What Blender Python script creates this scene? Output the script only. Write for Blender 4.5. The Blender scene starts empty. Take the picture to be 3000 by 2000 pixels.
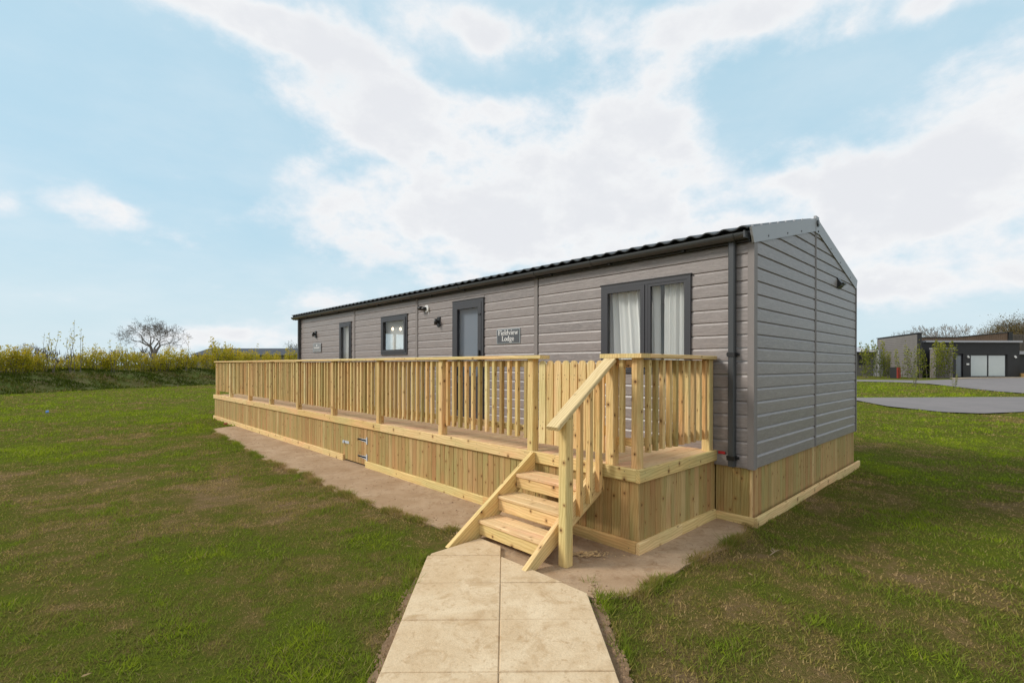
import bpy, math, random
import numpy as np
from mathutils import Matrix, Vector
random.seed(7); rng = np.random.default_rng(11)
R = math.radians
C = bpy.context.scene.collection
S = bpy.context.scene

# ------------------------------------------------------------------ camera
CAM = Vector((-5.1941, -1.919, 1.5992)); YAW = 0.7616; FPX = 1436.24; ROLL = 0.0025; YH = 1070.43
FW = Vector((math.sin(YAW), math.cos(YAW), 0)); RT = Vector((math.cos(YAW), -math.sin(YAW), 0))
cd = bpy.data.cameras.new('camera'); cam = bpy.data.objects.new('camera', cd); C.objects.link(cam)
cd.sensor_width = 36; cd.lens = 36 * FPX / 3000; cd.shift_y = (YH - 1000) / 3000
cd.clip_start = .05; cd.clip_end = 3000
cam.matrix_world = Matrix.Translation(CAM) @ Matrix.Rotation(-YAW, 4, 'Z') @ Matrix.Rotation(R(90), 4, 'X') @ Matrix.Rotation(ROLL, 4, 'Z')
S.camera = cam
S.view_settings.view_transform = 'Standard'; S.view_settings.look = 'None'
S.view_settings.exposure = 1.0; S.view_settings.gamma = 1.0; S.view_settings.use_curve_mapping = False
S.cycles.max_bounces = 8; S.cycles.transparent_max_bounces = 16

# ------------------------------------------------------------------ sun and sky
SUN = Vector((-.60, .52, .60)).normalized()
sl = bpy.data.lights.new('sun', 'SUN'); sl.energy = 1.35; sl.angle = R(16); sl.color = (1, .93, .83)
so = bpy.data.objects.new('sun', sl); C.objects.link(so)
so.rotation_mode = 'QUATERNION'; so.rotation_quaternion = SUN.to_track_quat('Z', 'Y'); so.location = (-20, 20, 30)

class NT:
    def __init__(s, nt): s.nt = nt; s.n = nt.nodes; s.l = nt.links
    def node(s, t, **kw):
        n = s.n.new(t)
        for k, v in kw.items(): setattr(n, k, v)
        return n
    def put(s, sock, v):
        if isinstance(v, bpy.types.NodeSocket): s.l.new(v, sock)
        else: sock.default_value = v
    def math(s, op, a, b=None, c=None, clamp=False):
        n = s.node('ShaderNodeMath', operation=op, use_clamp=clamp)
        for i, v in enumerate((a, b, c)):
            if v is not None: s.put(n.inputs[i], v)
        return n.outputs[0]
    def vmath(s, op, a, b=None, scale=None):
        n = s.node('ShaderNodeVectorMath', operation=op)
        s.put(n.inputs[0], a)
        if b is not None: s.put(n.inputs[1], b)
        if scale is not None: s.put(n.inputs['Scale'], scale)
        return n.outputs['Value'] if op in ('DOT_PRODUCT', 'LENGTH', 'DISTANCE') else n.outputs[0]
    def noise(s, vec, scale, detail=4, rough=.55, dist=0):
        n = s.node('ShaderNodeTexNoise')
        s.put(n.inputs['Vector'], vec); n.inputs['Scale'].default_value = scale
        n.inputs['Detail'].default_value = detail; n.inputs['Roughness'].default_value = rough
        n.inputs['Distortion'].default_value = dist
        return n.outputs[0]
    def ramp(s, fac, stops, interp='LINEAR'):
        n = s.node('ShaderNodeValToRGB'); s.put(n.inputs[0], fac); n.color_ramp.interpolation = interp
        e = n.color_ramp.elements
        while len(e) < len(stops): e.new(.5)
        for i, (p, c) in enumerate(stops): e[i].position = p; e[i].color = (*c, 1) if len(c) == 3 else c
        return n.outputs[0]
    def mix(s, fac, a, b, mode='MIX'):
        n = s.node('ShaderNodeMix', data_type='RGBA', blend_type=mode)
        s.put(n.inputs[0], fac)
        for i, v in ((6, a), (7, b)):
            if isinstance(v, bpy.types.NodeSocket): s.l.new(v, n.inputs[i])
            else: n.inputs[i].default_value = (*v, 1)
        return n.outputs[2]
    def mapr(s, v, a, b, c=0., d=1., smooth=True):
        n = s.node('ShaderNodeMapRange'); n.interpolation_type = 'SMOOTHSTEP' if smooth else 'LINEAR'
        for i, x in enumerate((v, a, b, c, d)): s.put(n.inputs[i], x)
        return n.outputs[0]
    def combine(s, x, y, z):
        n = s.node('ShaderNodeCombineXYZ')
        for i, v in enumerate((x, y, z)): s.put(n.inputs[i], v)
        return n.outputs[0]
    def sep(s, v):
        n = s.node('ShaderNodeSeparateXYZ'); s.put(n.inputs[0], v); return n.outputs
    def mapping(s, vec, scale=(1, 1, 1), loc=(0, 0, 0)):
        n = s.node('ShaderNodeMapping'); s.put(n.inputs[0], vec)
        n.inputs['Scale'].default_value = scale; n.inputs['Location'].default_value = loc
        return n.outputs[0]

def pix_dir(px, py):
    return FW + RT * ((px - 1500) / FPX) + Vector((0, 0, 1)) * ((YH - py) / FPX)

def build_world():
    w = bpy.data.worlds.new('World'); S.world = w; w.use_nodes = True
    t = NT(w.node_tree); t.n.clear()
    out = t.node('ShaderNodeOutputWorld'); bg = t.node('ShaderNodeBackground')
    sky = t.node('ShaderNodeTexSky', sky_type='NISHITA', sun_disc=False)
    sky.sun_elevation = math.asin(SUN.z); sky.sun_rotation = math.atan2(SUN.x, SUN.y)
    sky.air_density = 1.0; sky.dust_density = 1.2; sky.ozone_density = 1.0
    d = t.node('ShaderNodeTexCoord').outputs['Generated']
    x, y, z = t.sep(d)
    az = t.math('ARCTAN2', x, y); el = t.math('ARCSINE', z)
    # cumulus: noise on the sky vault, stretched flat towards the horizon, with the larger banks of the day
    flat = t.vmath('SCALE', d, scale=t.math('DIVIDE', 1.0, t.math('ADD', t.math('MAXIMUM', z, 0.0), .55)))
    n1 = t.noise(flat, 4.2, 10, .60, .1)
    n2 = t.noise(t.vmath('MULTIPLY', d, (1, 1, 1.7)), 13, 7, .62)
    banks = [(650, 30, 480, 70, .42), (830, 100, 130, 60, .38), (1300, 50, 190, 60, .32), (1420, 130, 80, 60, .3), (1110, 200, 150, 70, .22), (820, 240, 110, 60, .22),
             (1150, 350, 230, 60, .38), (1520, 390, 520, 150, .44), (1250, 430, 330, 130, .34), (1880, 420, 270, 130, .38), (1500, 570, 640, 130, .42), (1080, 590, 210, 85, .34), (1900, 640, 560, 130, .44), (1500, 690, 700, 90, .36),
             (880, 490, 70, 45, .26), (2150, 60, 440, 100, .45), (1800, 70, 140, 80, .3), (1900, 225, 100, 60, .2), (2700, 20, 420, 55, .32), (2900, 230, 230, 150, .34), (2980, 340, 150, 90, .30),
             (2740, 540, 420, 120, .44), (2850, 690, 420, 150, .46), (2500, 640, 300, 140, .42), (2600, 840, 440, 60, .34), (2200, 640, 200, 150, .36),
             (255, 610, 140, 78, .58), (0, 605, 60, 40, .34), (330, 650, 90, 50, .2), (920, 868, 330, 42, .36), (1330, 825, 130, 45, .36), (670, 985, 230, 48, .38), (200, 110, 90, 70, .1),
             (420, 380, 420, 200, -.30), (950, 470, 260, 150, -.22), (400, 830, 560, 100, -.26), (2150, 380, 280, 150, -.26), (1450, 230, 200, 70, -.22), (2330, 480, 260, 90, -.22), (2450, 180, 330, 90, -.2), (60, 250, 260, 160, -.2), (1130, 470, 90, 40, -.18), (2700, 960, 400, 60, -.2)]
    total = None
    for px, py, rx, ry, amp in banks:
        v = pix_dir(px, py); a0 = math.atan2(v.x, v.y); e0 = math.atan2(v.z, math.hypot(v.x, v.y))
        v2 = pix_dir(px + rx, py); a1 = abs(math.atan2(v2.x, v2.y) - a0)
        v3 = pix_dir(px, py - ry); e1 = abs(math.atan2(v3.z, math.hypot(v3.x, v3.y)) - e0)
        da = t.math('DIVIDE', t.math('SUBTRACT', az, a0), a1); de = t.math('DIVIDE', t.math('SUBTRACT', el, e0), e1)
        q = t.math('ADD', t.math('MULTIPLY', da, da), t.math('MULTIPLY', de, de))
        b = t.math('MULTIPLY', t.math('EXPONENT', t.math('MULTIPLY', q, -.9)), amp)
        total = b if total is None else t.math('ADD', total, b)
    total = t.math('MINIMUM', total, .46)
    total = t.math('ADD', total, t.math('MULTIPLY', t.mapr(t.vmath('DOT_PRODUCT', d, tuple(FW)), .55, .1), .36))  # extra cloud cover added outside the view to fill the shaded gable
    dens = t.math('ADD', t.math('ADD', t.math('MULTIPLY', t.math('SUBTRACT', n1, .5), 1.5), t.math('MULTIPLY', t.math('SUBTRACT', n2, .5), .62)), t.math('MULTIPLY', total, 1.08))
    mask = t.mapr(dens, .02, .50)
    mask = t.math('MULTIPLY', mask, .96)
    veil = t.math('MULTIPLY', t.mapr(t.noise(t.vmath('MULTIPLY', flat, (1, 1, 3.5)), 2.6, 6, .6), .3, .8), .34)
    shade = t.mapr(t.math('ADD', dens, t.math('MULTIPLY', t.noise(flat, 4.2, 5, .55), .5)), .35, 1.0)
    cloud = t.ramp(shade, [(0, (7.7, 8.0, 8.4)), (.5, (8.2, 8.25, 8.35)), (1, (7.3, 7.4, 7.7))])
    skyc = t.mix(.86, sky.outputs[0], (4.65, 6.75, 7.95))
    low = t.mapr(z, 0.0, .30, .75, 0.0)
    skyc = t.mix(low, skyc, (6.1, 7.25, 7.7))
    c = t.mix(veil, skyc, (7.6, 8.1, 8.4)); c = t.mix(mask, c, cloud)
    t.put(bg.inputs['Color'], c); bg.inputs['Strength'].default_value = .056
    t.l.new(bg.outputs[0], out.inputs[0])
build_world()

# ------------------------------------------------------------------ mesh and object helpers
WM = {}
def mesh_of(name, v, f, mat=None, smooth=False):
    me = bpy.data.meshes.new(name); me.from_pydata([tuple(p) for p in v], [], [tuple(q) for q in f]); me.update()
    if mat: me.materials.append(mat)
    if smooth: me.polygons.foreach_set('use_smooth', [True] * len(me.polygons))
    return me
def link(o, M, parent=None):
    C.objects.link(o); WM[o] = M
    if parent is not None:
        o.parent = parent; o.matrix_basis = WM[parent].inverted() @ M
    else: o.matrix_basis = M
    return o
def obj(name, me, parent=None, M=None):
    return link(bpy.data.objects.new(name, me), M or Matrix(), parent)
def thing(name, label, cat, loc=(0, 0, 0), group=None, rz=0):
    o = bpy.data.objects.new(name, None); o.empty_display_size = .2
    link(o, Matrix.Translation(loc) @ Matrix.Rotation(rz, 4, 'Z')); return tag(o, label, cat, group)
def tag(o, label, cat, group=None):
    o['label'] = label; o['category'] = cat
    if group: o['group'] = group
    return o
def kind(o, k): o['kind'] = k; return o

_cache = {}
def prism(prof, L, key, mat, smooth=False):
    k = (key, round(L, 4), mat.name)
    if k not in _cache:
        n = len(prof)
        v = [(x, y, 0) for x, y in prof] + [(x, y, L) for x, y in prof]
        f = [tuple(range(n))[::-1], tuple(range(n, 2 * n))] + [(i, (i + 1) % n, n + (i + 1) % n, n + i) for i in range(n)]
        _cache[k] = mesh_of('piece', v, f, mat)
        if smooth:
            for i, p in enumerate(_cache[k].polygons): p.use_smooth = i > 1
    return _cache[k]
AX = {'Z': Matrix(), 'Y': Matrix.Rotation(R(-90), 4, 'X'), 'X': Matrix.Rotation(R(90), 4, 'Y')}
def chamf(a, b, c): return [(-a + c, -b), (a - c, -b), (a, -b + c), (a, b - c), (a - c, b), (-a + c, b), (-a, b - c), (-a, -b + c)]
def board(parent, name, mat, x0, x1, y0, y1, z0, z1, axis=None, ch=.004, twist=0, base=None):
    """a timber (or any box) with chamfered long edges; local Z runs along it"""
    d = (abs(x1 - x0), abs(y1 - y0), abs(z1 - z0))
    axis = axis or 'XYZ'[max(range(3), key=lambda i: d[i])]
    c = Vector(((x0 + x1) / 2, (y0 + y1) / 2, (z0 + z1) / 2))
    if axis == 'Z': a, b, L, dv = d[0], d[1], d[2], Vector((0, 0, 1))
    elif axis == 'Y': a, b, L, dv = d[0], d[2], d[1], Vector((0, 1, 0))
    else: a, b, L, dv = d[2], d[1], d[0], Vector((1, 0, 0))
    ch = min(ch, a * .3, b * .3)
    me = prism(chamf(a / 2, b / 2, ch), L, ('b', round(a, 4), round(b, 4), ch), mat)
    M = Matrix.Translation(c - dv * L / 2) @ AX[axis]
    if twist: M = M @ Matrix.Rotation(twist, 4, 'Z')
    if base is not None: M = base @ M
    return obj(name, me, parent, M)
def beam(parent, name, mat, p, q, w, h, ch=.004, up=(0, 0, 1)):
    """timber from p to q; w across, h along the 'up' side"""
    p = Vector(p); q = Vector(q); z = (q - p).normalized(); x = Vector(up).cross(z).normalized(); y = z.cross(x)
    M = Matrix((x, y, z)).transposed().to_4x4(); M.translation = p
    return obj(name, prism(chamf(w / 2, h / 2, ch), (q - p).length, ('b', round(w, 4), round(h, 4), ch), mat), parent, M)
def circ(r, n=16, ry=None): return [(r * math.cos(2 * math.pi * i / n), (ry or r) * math.sin(2 * math.pi * i / n)) for i in range(n)]
def rod(parent, name, mat, p, q, r, n=12, base=None):
    p = Vector(p); q = Vector(q); z = (q - p).normalized(); x = z.orthogonal().normalized(); y = z.cross(x)
    M = Matrix((x, y, z)).transposed().to_4x4(); M.translation = p
    if base is not None: M = base @ M
    return obj(name, prism(circ(r, n), (q - p).length, ('c', round(r, 4), n), mat, True), parent, M)
def solid(parent, name, mat, v, f, M=None, smooth=False): return obj(name, mesh_of(name, v, f, mat, smooth), parent, M)
def extrude_poly(poly, off):
    """closed 3D polygon pushed along off -> verts, faces"""
    n = len(poly); off = Vector(off); v = [Vector(p) for p in poly]; v = v + [p + off for p in v]
    return v, [tuple(range(n))[::-1], tuple(range(n, 2 * n))] + [(i, (i + 1) % n, n + (i + 1) % n, n + i) for i in range(n)]
class MB:
    def __init__(s): s.v = []; s.f = []
    def box(s, x0, x1, y0, y1, z0, z1):
        b = len(s.v); s.v += [(x, y, z) for z in (z0, z1) for x, y in ((x0, y0), (x1, y0), (x1, y1), (x0, y1))]
        s.f += [tuple(b + i for i in q) for q in ((3, 2, 1, 0), (4, 5, 6, 7), (0, 1, 5, 4), (1, 2, 6, 5), (2, 3, 7, 6), (3, 0, 4, 7))]
        return s
    def tube(s, pts, radii, n=6):
        b = len(s.v); N = len(pts)
        for i, p in enumerate(pts):
            t = (pts[min(i + 1, N - 1)] - pts[max(i - 1, 0)]).normalized(); x = t.orthogonal().normalized(); y = t.cross(x)
            for k in range(n):
                a = 2 * math.pi * k / n; s.v.append(tuple(p + (x * math.cos(a) + y * math.sin(a)) * radii[i]))
        for i in range(N - 1):
            for k in range(n):
                s.f.append((b + i * n + k, b + i * n + (k + 1) % n, b + (i + 1) * n + (k + 1) % n, b + (i + 1) * n + k))
        return s
    def poly(s, pts):
        b = len(s.v); s.v += [tuple(p) for p in pts]; s.f.append(tuple(range(b, b + len(pts)))); return s
    def mesh(s, name, mat, smooth=False): return mesh_of(name, s.v, s.f, mat, smooth)

# ------------------------------------------------------------------ materials
def new_mat(name):
    m = bpy.data.materials.new(name); m.use_nodes = True; t = NT(m.node_tree); t.n.clear()
    o = t.node('ShaderNodeOutputMaterial'); p = t.node('ShaderNodeBsdfPrincipled'); t.l.new(p.outputs[0], o.inputs[0])
    t.bsdf = p; t.out = o; return m, t
def bump(t, h, strength, dist=.01):
    b = t.node('ShaderNodeBump'); b.inputs['Strength'].default_value = strength; b.inputs['Distance'].default_value = dist
    t.put(b.inputs['Height'], h); t.l.new(b.outputs[0], t.bsdf.inputs['Normal'])
def plain(name, col, rough=.5, metal=0, var=.12, scale=3, bmp=0, spec=.5):
    m, t = new_mat(name); co = t.node('ShaderNodeTexCoord').outputs['Object']
    n = t.noise(co, scale, 5, .6)
    c = t.mix(n, tuple(x * (1 - var) for x in col), tuple(min(1, x * (1 + var)) for x in col))
    t.put(t.bsdf.inputs['Base Color'], c); t.bsdf.inputs['Roughness'].default_value = rough
    t.bsdf.inputs['Metallic'].default_value = metal; t.bsdf.inputs['Specular IOR Level'].default_value = spec
    if bmp: bump(t, t.noise(co, scale * 12, 4), bmp, .004)
    return m
def timber(name, tones, knot=1.0, rough=.72, groove=False, dirt=None):
    """pressure treated softwood: local Z is the grain; every board of its own tint"""
    m, t = new_mat(name)
    oi = t.node('ShaderNodeObjectInfo').outputs['Random']
    co = t.node('ShaderNodeTexCoord').outputs['Object']
    wn = t.node('ShaderNodeTexWhiteNoise', noise_dimensions='1D'); t.put(wn.inputs['W'], oi)
    off = t.vmath('SCALE', wn.outputs['Color'], scale=37.0)
    p = t.vmath('ADD', co, off)
    warp = t.noise(p, 3.0, 3, .5)
    pw = t.vmath('ADD', p, t.combine(t.math('MULTIPLY', warp, .035), t.math('MULTIPLY', warp, .03), 0.))
    g1 = t.noise(t.mapping(pw, (1, 1, .045)), 62, 5, .62, .4)
    g2 = t.noise(t.mapping(pw, (1, 1, .09)), 210, 3, .6)
    rings = t.node('ShaderNodeTexWave', wave_type='BANDS', bands_direction='DIAGONAL')
    t.put(rings.inputs['Vector'], t.mapping(pw, (1, 1, .05))); rings.inputs['Scale'].default_value = 22; rings.inputs['Distortion'].default_value = 4.5; rings.inputs['Detail'].default_value = 2; rings.inputs['Detail Scale'].default_value = .7
    base = t.ramp(oi, [(0, tones[0]), (.3, tones[1]), (.62, tones[2]), (.86, tones[3]), (1, tones[4])])
    # slow drift of tint along the board: green salts and pink heartwood
    dr = t.noise(t.mapping(p, (1, 1, .25)), 5, 3, .5)
    base = t.mix(t.mapr(dr, .45, .72, 0, .7), base, tones[5]); base = t.mix(t.mapr(dr, .5, .28, 0, .65), base, tones[6])
    dark = t.mix(1.0, base, (.70, .63, .52), 'MULTIPLY')
    c = t.mix(t.mapr(rings.outputs['Fac'], .35, .95, 0, .48), base, dark)
    c = t.mix(t.mapr(g1, .45, .72, 0, .7), c, dark)
    c = t.mix(t.mapr(g2, .55, .8, 0, .35), c, t.mix(1.0, base, (1.16, 1.12, 1.02), 'MULTIPLY'))
    tcn = t.node('ShaderNodeTexCoord'); nx = t.math('GREATER_THAN', t.math('ABSOLUTE', t.sep(tcn.outputs['Normal'])[0]), .6)
    gx_, gy_, _ = t.sep(tcn.outputs['Generated']); lat = t.math('ADD', t.math('MULTIPLY', gy_, nx), t.math('MULTIPLY', gx_, t.math('SUBTRACT', 1.0, nx)))
    ks = 3.1
    vo = t.node('ShaderNodeTexVoronoi', feature='F1', voronoi_dimensions='1D'); vo.inputs['Scale'].default_value = 1.0
    t.put(vo.inputs['W'], t.math('ADD', t.math('MULTIPLY', t.math('ADD', t.sep(co)[2], t.math('MULTIPLY', nx, .37)), ks), t.math('MULTIPLY', oi, 371.0)))
    cr_, cg_, cb_ = t.sep(vo.outputs['Color'])
    dz = t.math('DIVIDE', vo.outputs['Distance'], ks); dl = t.math('MULTIPLY', t.math('SUBTRACT', lat, cr_), .095)
    wob = t.math('MULTIPLY', t.math('SUBTRACT', t.noise(p, 60, 2, .5), .5), .008)
    kd_ = t.math('ADD', t.math('SQRT', t.math('ADD', t.math('MULTIPLY', dz, dz), t.math('MULTIPLY', dl, dl))), wob)
    rad = t.math('ADD', .004, t.math('MULTIPLY', cg_, .0095)); has = t.math('MULTIPLY', t.math('GREATER_THAN', cb_, .30), knot)
    halo = t.mapr(kd_, t.math('MULTIPLY', rad, 3.6), rad); core = t.mapr(kd_, t.math('MULTIPLY', rad, 1.25), t.math('MULTIPLY', rad, .75))
    c = t.mix(t.math('MULTIPLY', t.math('MULTIPLY', halo, has), .60), c, (.34, .17, .055)); c = t.mix(t.math('MULTIPLY', t.math('MULTIPLY', core, has), .88), c, (.075, .034, .013))
    if dirt: c = t.mix(t.mapr(t.noise(p, 2.2, 6, .65), .42, .75, 0, .6), c, dirt)
    t.put(t.bsdf.inputs['Base Color'], c); t.bsdf.inputs['Roughness'].default_value = rough; t.bsdf.inputs['Specular IOR Level'].default_value = .25
    h = t.math('ADD', t.math('MULTIPLY', g1, .5), t.math('MULTIPLY', g2, .5))
    if groove:
        s = t.math('SINE', t.math('MULTIPLY', t.sep(co)[1], 2 * math.pi / .018))
        h = t.math('ADD', h, t.math('MULTIPLY', t.mapr(s, -.6, .2), .7))
    bump(t, h, .45, .003)
    return m
T_GOLD = [(0.643, 0.454, 0.197), (0.809, 0.588, 0.296), (0.74, 0.552, 0.235), (0.699, 0.415, 0.17), (0.85, 0.725, 0.394), (0.614, 0.528, 0.235), (0.838, 0.498, 0.252)]
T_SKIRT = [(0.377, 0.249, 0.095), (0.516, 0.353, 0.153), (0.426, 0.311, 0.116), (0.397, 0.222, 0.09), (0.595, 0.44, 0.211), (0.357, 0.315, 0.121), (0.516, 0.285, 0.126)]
T_DECK = [(0.749, 0.518, 0.292), (0.821, 0.57, 0.326), (0.724, 0.488, 0.274), (0.797, 0.482, 0.292), (0.85, 0.624, 0.362), (0.724, 0.541, 0.303), (0.821, 0.482, 0.315)]
W_POST = timber('planed post timber', T_GOLD, 1.0)
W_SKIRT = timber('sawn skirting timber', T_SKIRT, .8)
W_DECK = timber('ribbed decking timber', T_DECK, .4, groove=True)
W_TREAD = timber('step tread timber', [(a * 1.02, b * 1.04, c * 1.0) for a, b, c in T_DECK], .5, dirt=(.52, .38, .22))
W_RAIL = timber('pale new rail timber', [(.70, .56, .31), (.68, .53, .28), (.72, .58, .33), (.66, .51, .27), (.73, .59, .35), (.66, .54, .28), (.70, .54, .31)], .3)

def cladding():
    m, t = new_mat('grey embossed cladding')
    oi = t.node('ShaderNodeObjectInfo').outputs['Random']; co = t.node('ShaderNodeTexCoord').outputs['Object']
    wn = t.node('ShaderNodeTexWhiteNoise', noise_dimensions='1D'); t.put(wn.inputs['W'], oi)
    p = t.vmath('ADD', co, t.vmath('SCALE', wn.outputs['Color'], scale=23.0))
    w = t.noise(p, 2.0, 3, .5)
    pp = t.vmath('ADD', p, t.combine(0., 0., t.math('MULTIPLY', w, .08)))
    g = t.noise(t.mapping(pp, (1, 1, 8)), 6.5, 6, .65, .8)
    g2 = t.noise(t.mapping(pp, (1, 1, 9)), 26, 4, .6)
    big = t.noise(p, .9, 4, .5)
    c = t.ramp(oi, [(0, (.228, .200, .192)), (.5, (.256, .224, .214)), (1, (.205, .184, .180))])
    c = t.mix(t.mapr(g, .44, .64, 0, .8), c, (.315, .280, .268)); c = t.mix(t.mapr(g2, .52, .70, 0, .6), c, (.125, .110, .107))
    c = t.mix(t.mapr(big, .4, .7, 0, .25), c, (.275, .245, .235))
    t.put(t.bsdf.inputs['Base Color'], c); t.bsdf.inputs['Roughness'].default_value = .40; t.bsdf.inputs['Specular IOR Level'].default_value = .6
    bump(t, t.math('ADD', t.math('MULTIPLY', g, .7), t.math('MULTIPLY', g2, .4)), .5, .005)
    return m
CLAD = cladding()
TRIM = plain('grey corner trim', (.215, .192, .184), .6, var=.1, scale=6, bmp=.1)
ANTH = plain('anthracite frame', (.040, .041, .048), .42, var=.1)
BLACK = plain('black fitting', (.012, .012, .013), .4)
GUTTER = plain('graphite gutter plastic', (.052, .056, .060), .38, var=.15)
ROOF = plain('dark roof sheet', (.055, .058, .062), .5, var=.25, scale=8, bmp=.2)
ALU = plain('grey painted flashing', (.335, .34, .355), .45, .1, var=.06)
ZINC = plain('galvanised steel', (.55, .60, .66), .45, .25)
WHITEP = plain('white plastic', (.78, .78, .77), .4, var=.03)
RED = plain('red strap', (.42, .015, .02), .5)
ROOMW = plain('room wall paint', (.74, .73, .70), .8, var=.03)
ROOMF = plain('room floor laminate', (.34, .27, .20), .6)
SLATE = plain('slate sign face', (.070, .078, .088), .5, var=.08)
PLATE = plain('frosted plaque', (.22, .225, .23), .25)
def glass(name='window glass', tint=(.93, .95, .95)):
    m, t = new_mat(name); t.n.remove(t.bsdf)
    g = t.node('ShaderNodeNewGeometry'); cs = t.math('ABSOLUTE', t.vmath('DOT_PRODUCT', g.outputs['Normal'], g.outputs['Incoming']))
    fr = t.math('ADD', .075, t.math('MULTIPLY', .9, t.math('POWER', t.math('SUBTRACT', 1.0, cs, clamp=True), 5.0)))
    tr = t.node('ShaderNodeBsdfTransparent'); tr.inputs[0].default_value = (*tint, 1)
    gl = t.node('ShaderNodeBsdfGlossy'); gl.inputs['Roughness'].default_value = .02
    mx = t.node('ShaderNodeMixShader'); t.put(mx.inputs[0], fr)
    t.l.new(tr.outputs[0], mx.inputs[1]); t.l.new(gl.outputs[0], mx.inputs[2]); t.l.new(mx.outputs[0], t.out.inputs[0])
    return m
GLASS = glass()
DGLASS = glass('tinted door glass', (.70, .74, .78))
def cloth():
    m, t = new_mat('sheer curtain cloth'); t.n.remove(t.bsdf)
    a = t.node('ShaderNodeBsdfDiffuse'); a.inputs[0].default_value = (.90, .90, .88, 1)
    b = t.node('ShaderNodeBsdfTranslucent'); b.inputs[0].default_value = (.80, .80, .78, 1)
    mx = t.node('ShaderNodeMixShader'); mx.inputs[0].default_value = .15
    t.l.new(a.outputs[0], mx.inputs[1]); t.l.new(b.outputs[0], mx.inputs[2]); t.l.new(mx.outputs[0], t.out.inputs[0]); return m
CLOTH = cloth()
def pale_veil():  # half clear white sheet that makes the square window paler
    m, t = new_mat('added pale veil'); t.n.remove(t.bsdf)
    a = t.node('ShaderNodeBsdfDiffuse'); a.inputs[0].default_value = (.86, .86, .84, 1); b = t.node('ShaderNodeBsdfTransparent')
    mx = t.node('ShaderNodeMixShader'); mx.inputs[0].default_value = .50
    t.l.new(b.outputs[0], mx.inputs[1]); t.l.new(a.outputs[0], mx.inputs[2]); t.l.new(mx.outputs[0], t.out.inputs[0]); return m
PALE_VEIL = pale_veil()
def bulbmat():
    m, t = new_mat('lit bulb'); t.bsdf.inputs['Emission Color'].default_value = (1, .72, .42, 1); t.bsdf.inputs['Emission Strength'].default_value = 3.5; return m
BULB = bulbmat()

def green_mix(t, pos, rnd=None):
    """colour of the short autumn lawn: fresh, worn and dead patches"""
    a = t.noise(pos, .33, 5, .6, .6); b = t.noise(pos, 1.5, 5, .62, .3); c = t.noise(pos, 6.5, 4, .6)
    worn = t.mapr(t.vmath('DISTANCE', pos, (-4.5, .5, 0.)), 3.0, 19.0, .20, 0.0)
    v = t.math('ADD', t.math('ADD', t.math('MULTIPLY', a, .62), t.math('MULTIPLY', b, .55)), t.math('MULTIPLY', c, .30))
    v = t.math('ADD', t.math('MULTIPLY', t.math('SUBTRACT', v, .735), 1.55), .535)
    v = t.math('SUBTRACT', v, t.math('MULTIPLY', worn, .62))
    if rnd is not None: v = t.math('ADD', v, t.math('MULTIPLY', t.math('SUBTRACT', rnd, .5), .22))
    return v
def lawn_mats():
    m, t = new_mat('lawn soil and thatch'); pos = t.node('ShaderNodeNewGeometry').outputs['Position']
    v = green_mix(t, pos); f = t.noise(pos, 38, 5, .7); f2 = t.noise(pos, 140, 3, .7)
    v2 = t.math('ADD', v, t.math('MULTIPLY', t.math('SUBTRACT', f, .5), .5))
    c = t.ramp(v2, [(.20, (.290, .195, .105)), (.32, (.240, .175, .068)), (.44, (.160, .150, .036)), (.57, (.130, .162, .022)), (.74, (.195, .235, .016))])
    c = t.mix(t.mapr(f2, .3, .75, .5, 0), c, (.035, .034, .014))
    t.put(t.bsdf.inputs['Base Color'], c); t.bsdf.inputs['Roughness'].default_value = 1; t.bsdf.inputs['Specular IOR Level'].default_value = 0
    bump(t, t.math('ADD', f, t.math('MULTIPLY', f2, .6)), .9, .03)
    g, t = new_mat('grass blades'); pos = t.node('ShaderNodeNewGeometry').outputs['Position']
    r = t.node('ShaderNodeAttribute', attribute_name='rnd').outputs['Fac']
    v = t.math('ADD', green_mix(t, pos, r), t.math('MULTIPLY', t.math('SUBTRACT', t.node('ShaderNodeAttribute', attribute_name='vig').outputs['Fac'], .5), .55))
    c = t.ramp(v, [(.20, (.47, .330, .160)), (.32, (.385, .290, .100)), (.44, (.245, .245, .046)), (.57, (.185, .245, .032)), (.74, (.280, .345, .024))])
    c = t.mix(t.math('MULTIPLY', t.math('GREATER_THAN', r, .90), .7), c, (.36, .27, .13))
    t.put(t.bsdf.inputs['Base Color'], c); t.bsdf.inputs['Roughness'].default_value = .8; t.bsdf.inputs['Specular IOR Level'].default_value = .05
    tl = t.node('ShaderNodeBsdfTranslucent'); t.put(tl.inputs[0], c); mx = t.node('ShaderNodeMixShader'); mx.inputs[0].default_value = .4
    t.l.new(t.bsdf.outputs[0], mx.inputs[1]); t.l.new(tl.outputs[0], mx.inputs[2]); t.l.new(mx.outputs[0], t.out.inputs[0])
    return m, g
LAWN, BLADE = lawn_mats()
def leafmat(name, stops, rough=.6):
    m, t = new_mat(name); r = t.node('ShaderNodeAttribute', attribute_name='rnd').outputs['Fac']
    t.put(t.bsdf.inputs['Base Color'], t.ramp(r, stops)); t.bsdf.inputs['Roughness'].default_value = .9; t.bsdf.inputs['Specular IOR Level'].default_value = .04
    tl = t.node('ShaderNodeBsdfTranslucent'); t.put(tl.inputs[0], t.ramp(r, stops)); mx = t.node('ShaderNodeMixShader'); mx.inputs[0].default_value = .35
    t.l.new(t.bsdf.outputs[0], mx.inputs[1]); t.l.new(tl.outputs[0], mx.inputs[2]); t.l.new(mx.outputs[0], t.out.inputs[0]); return m
LEAF_Y = leafmat('yellowing hedge leaves', [(0, (.20, .21, .02)), (.35, (.36, .34, .025)), (.7, (.55, .45, .035)), (1, (.66, .46, .06))])
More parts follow.
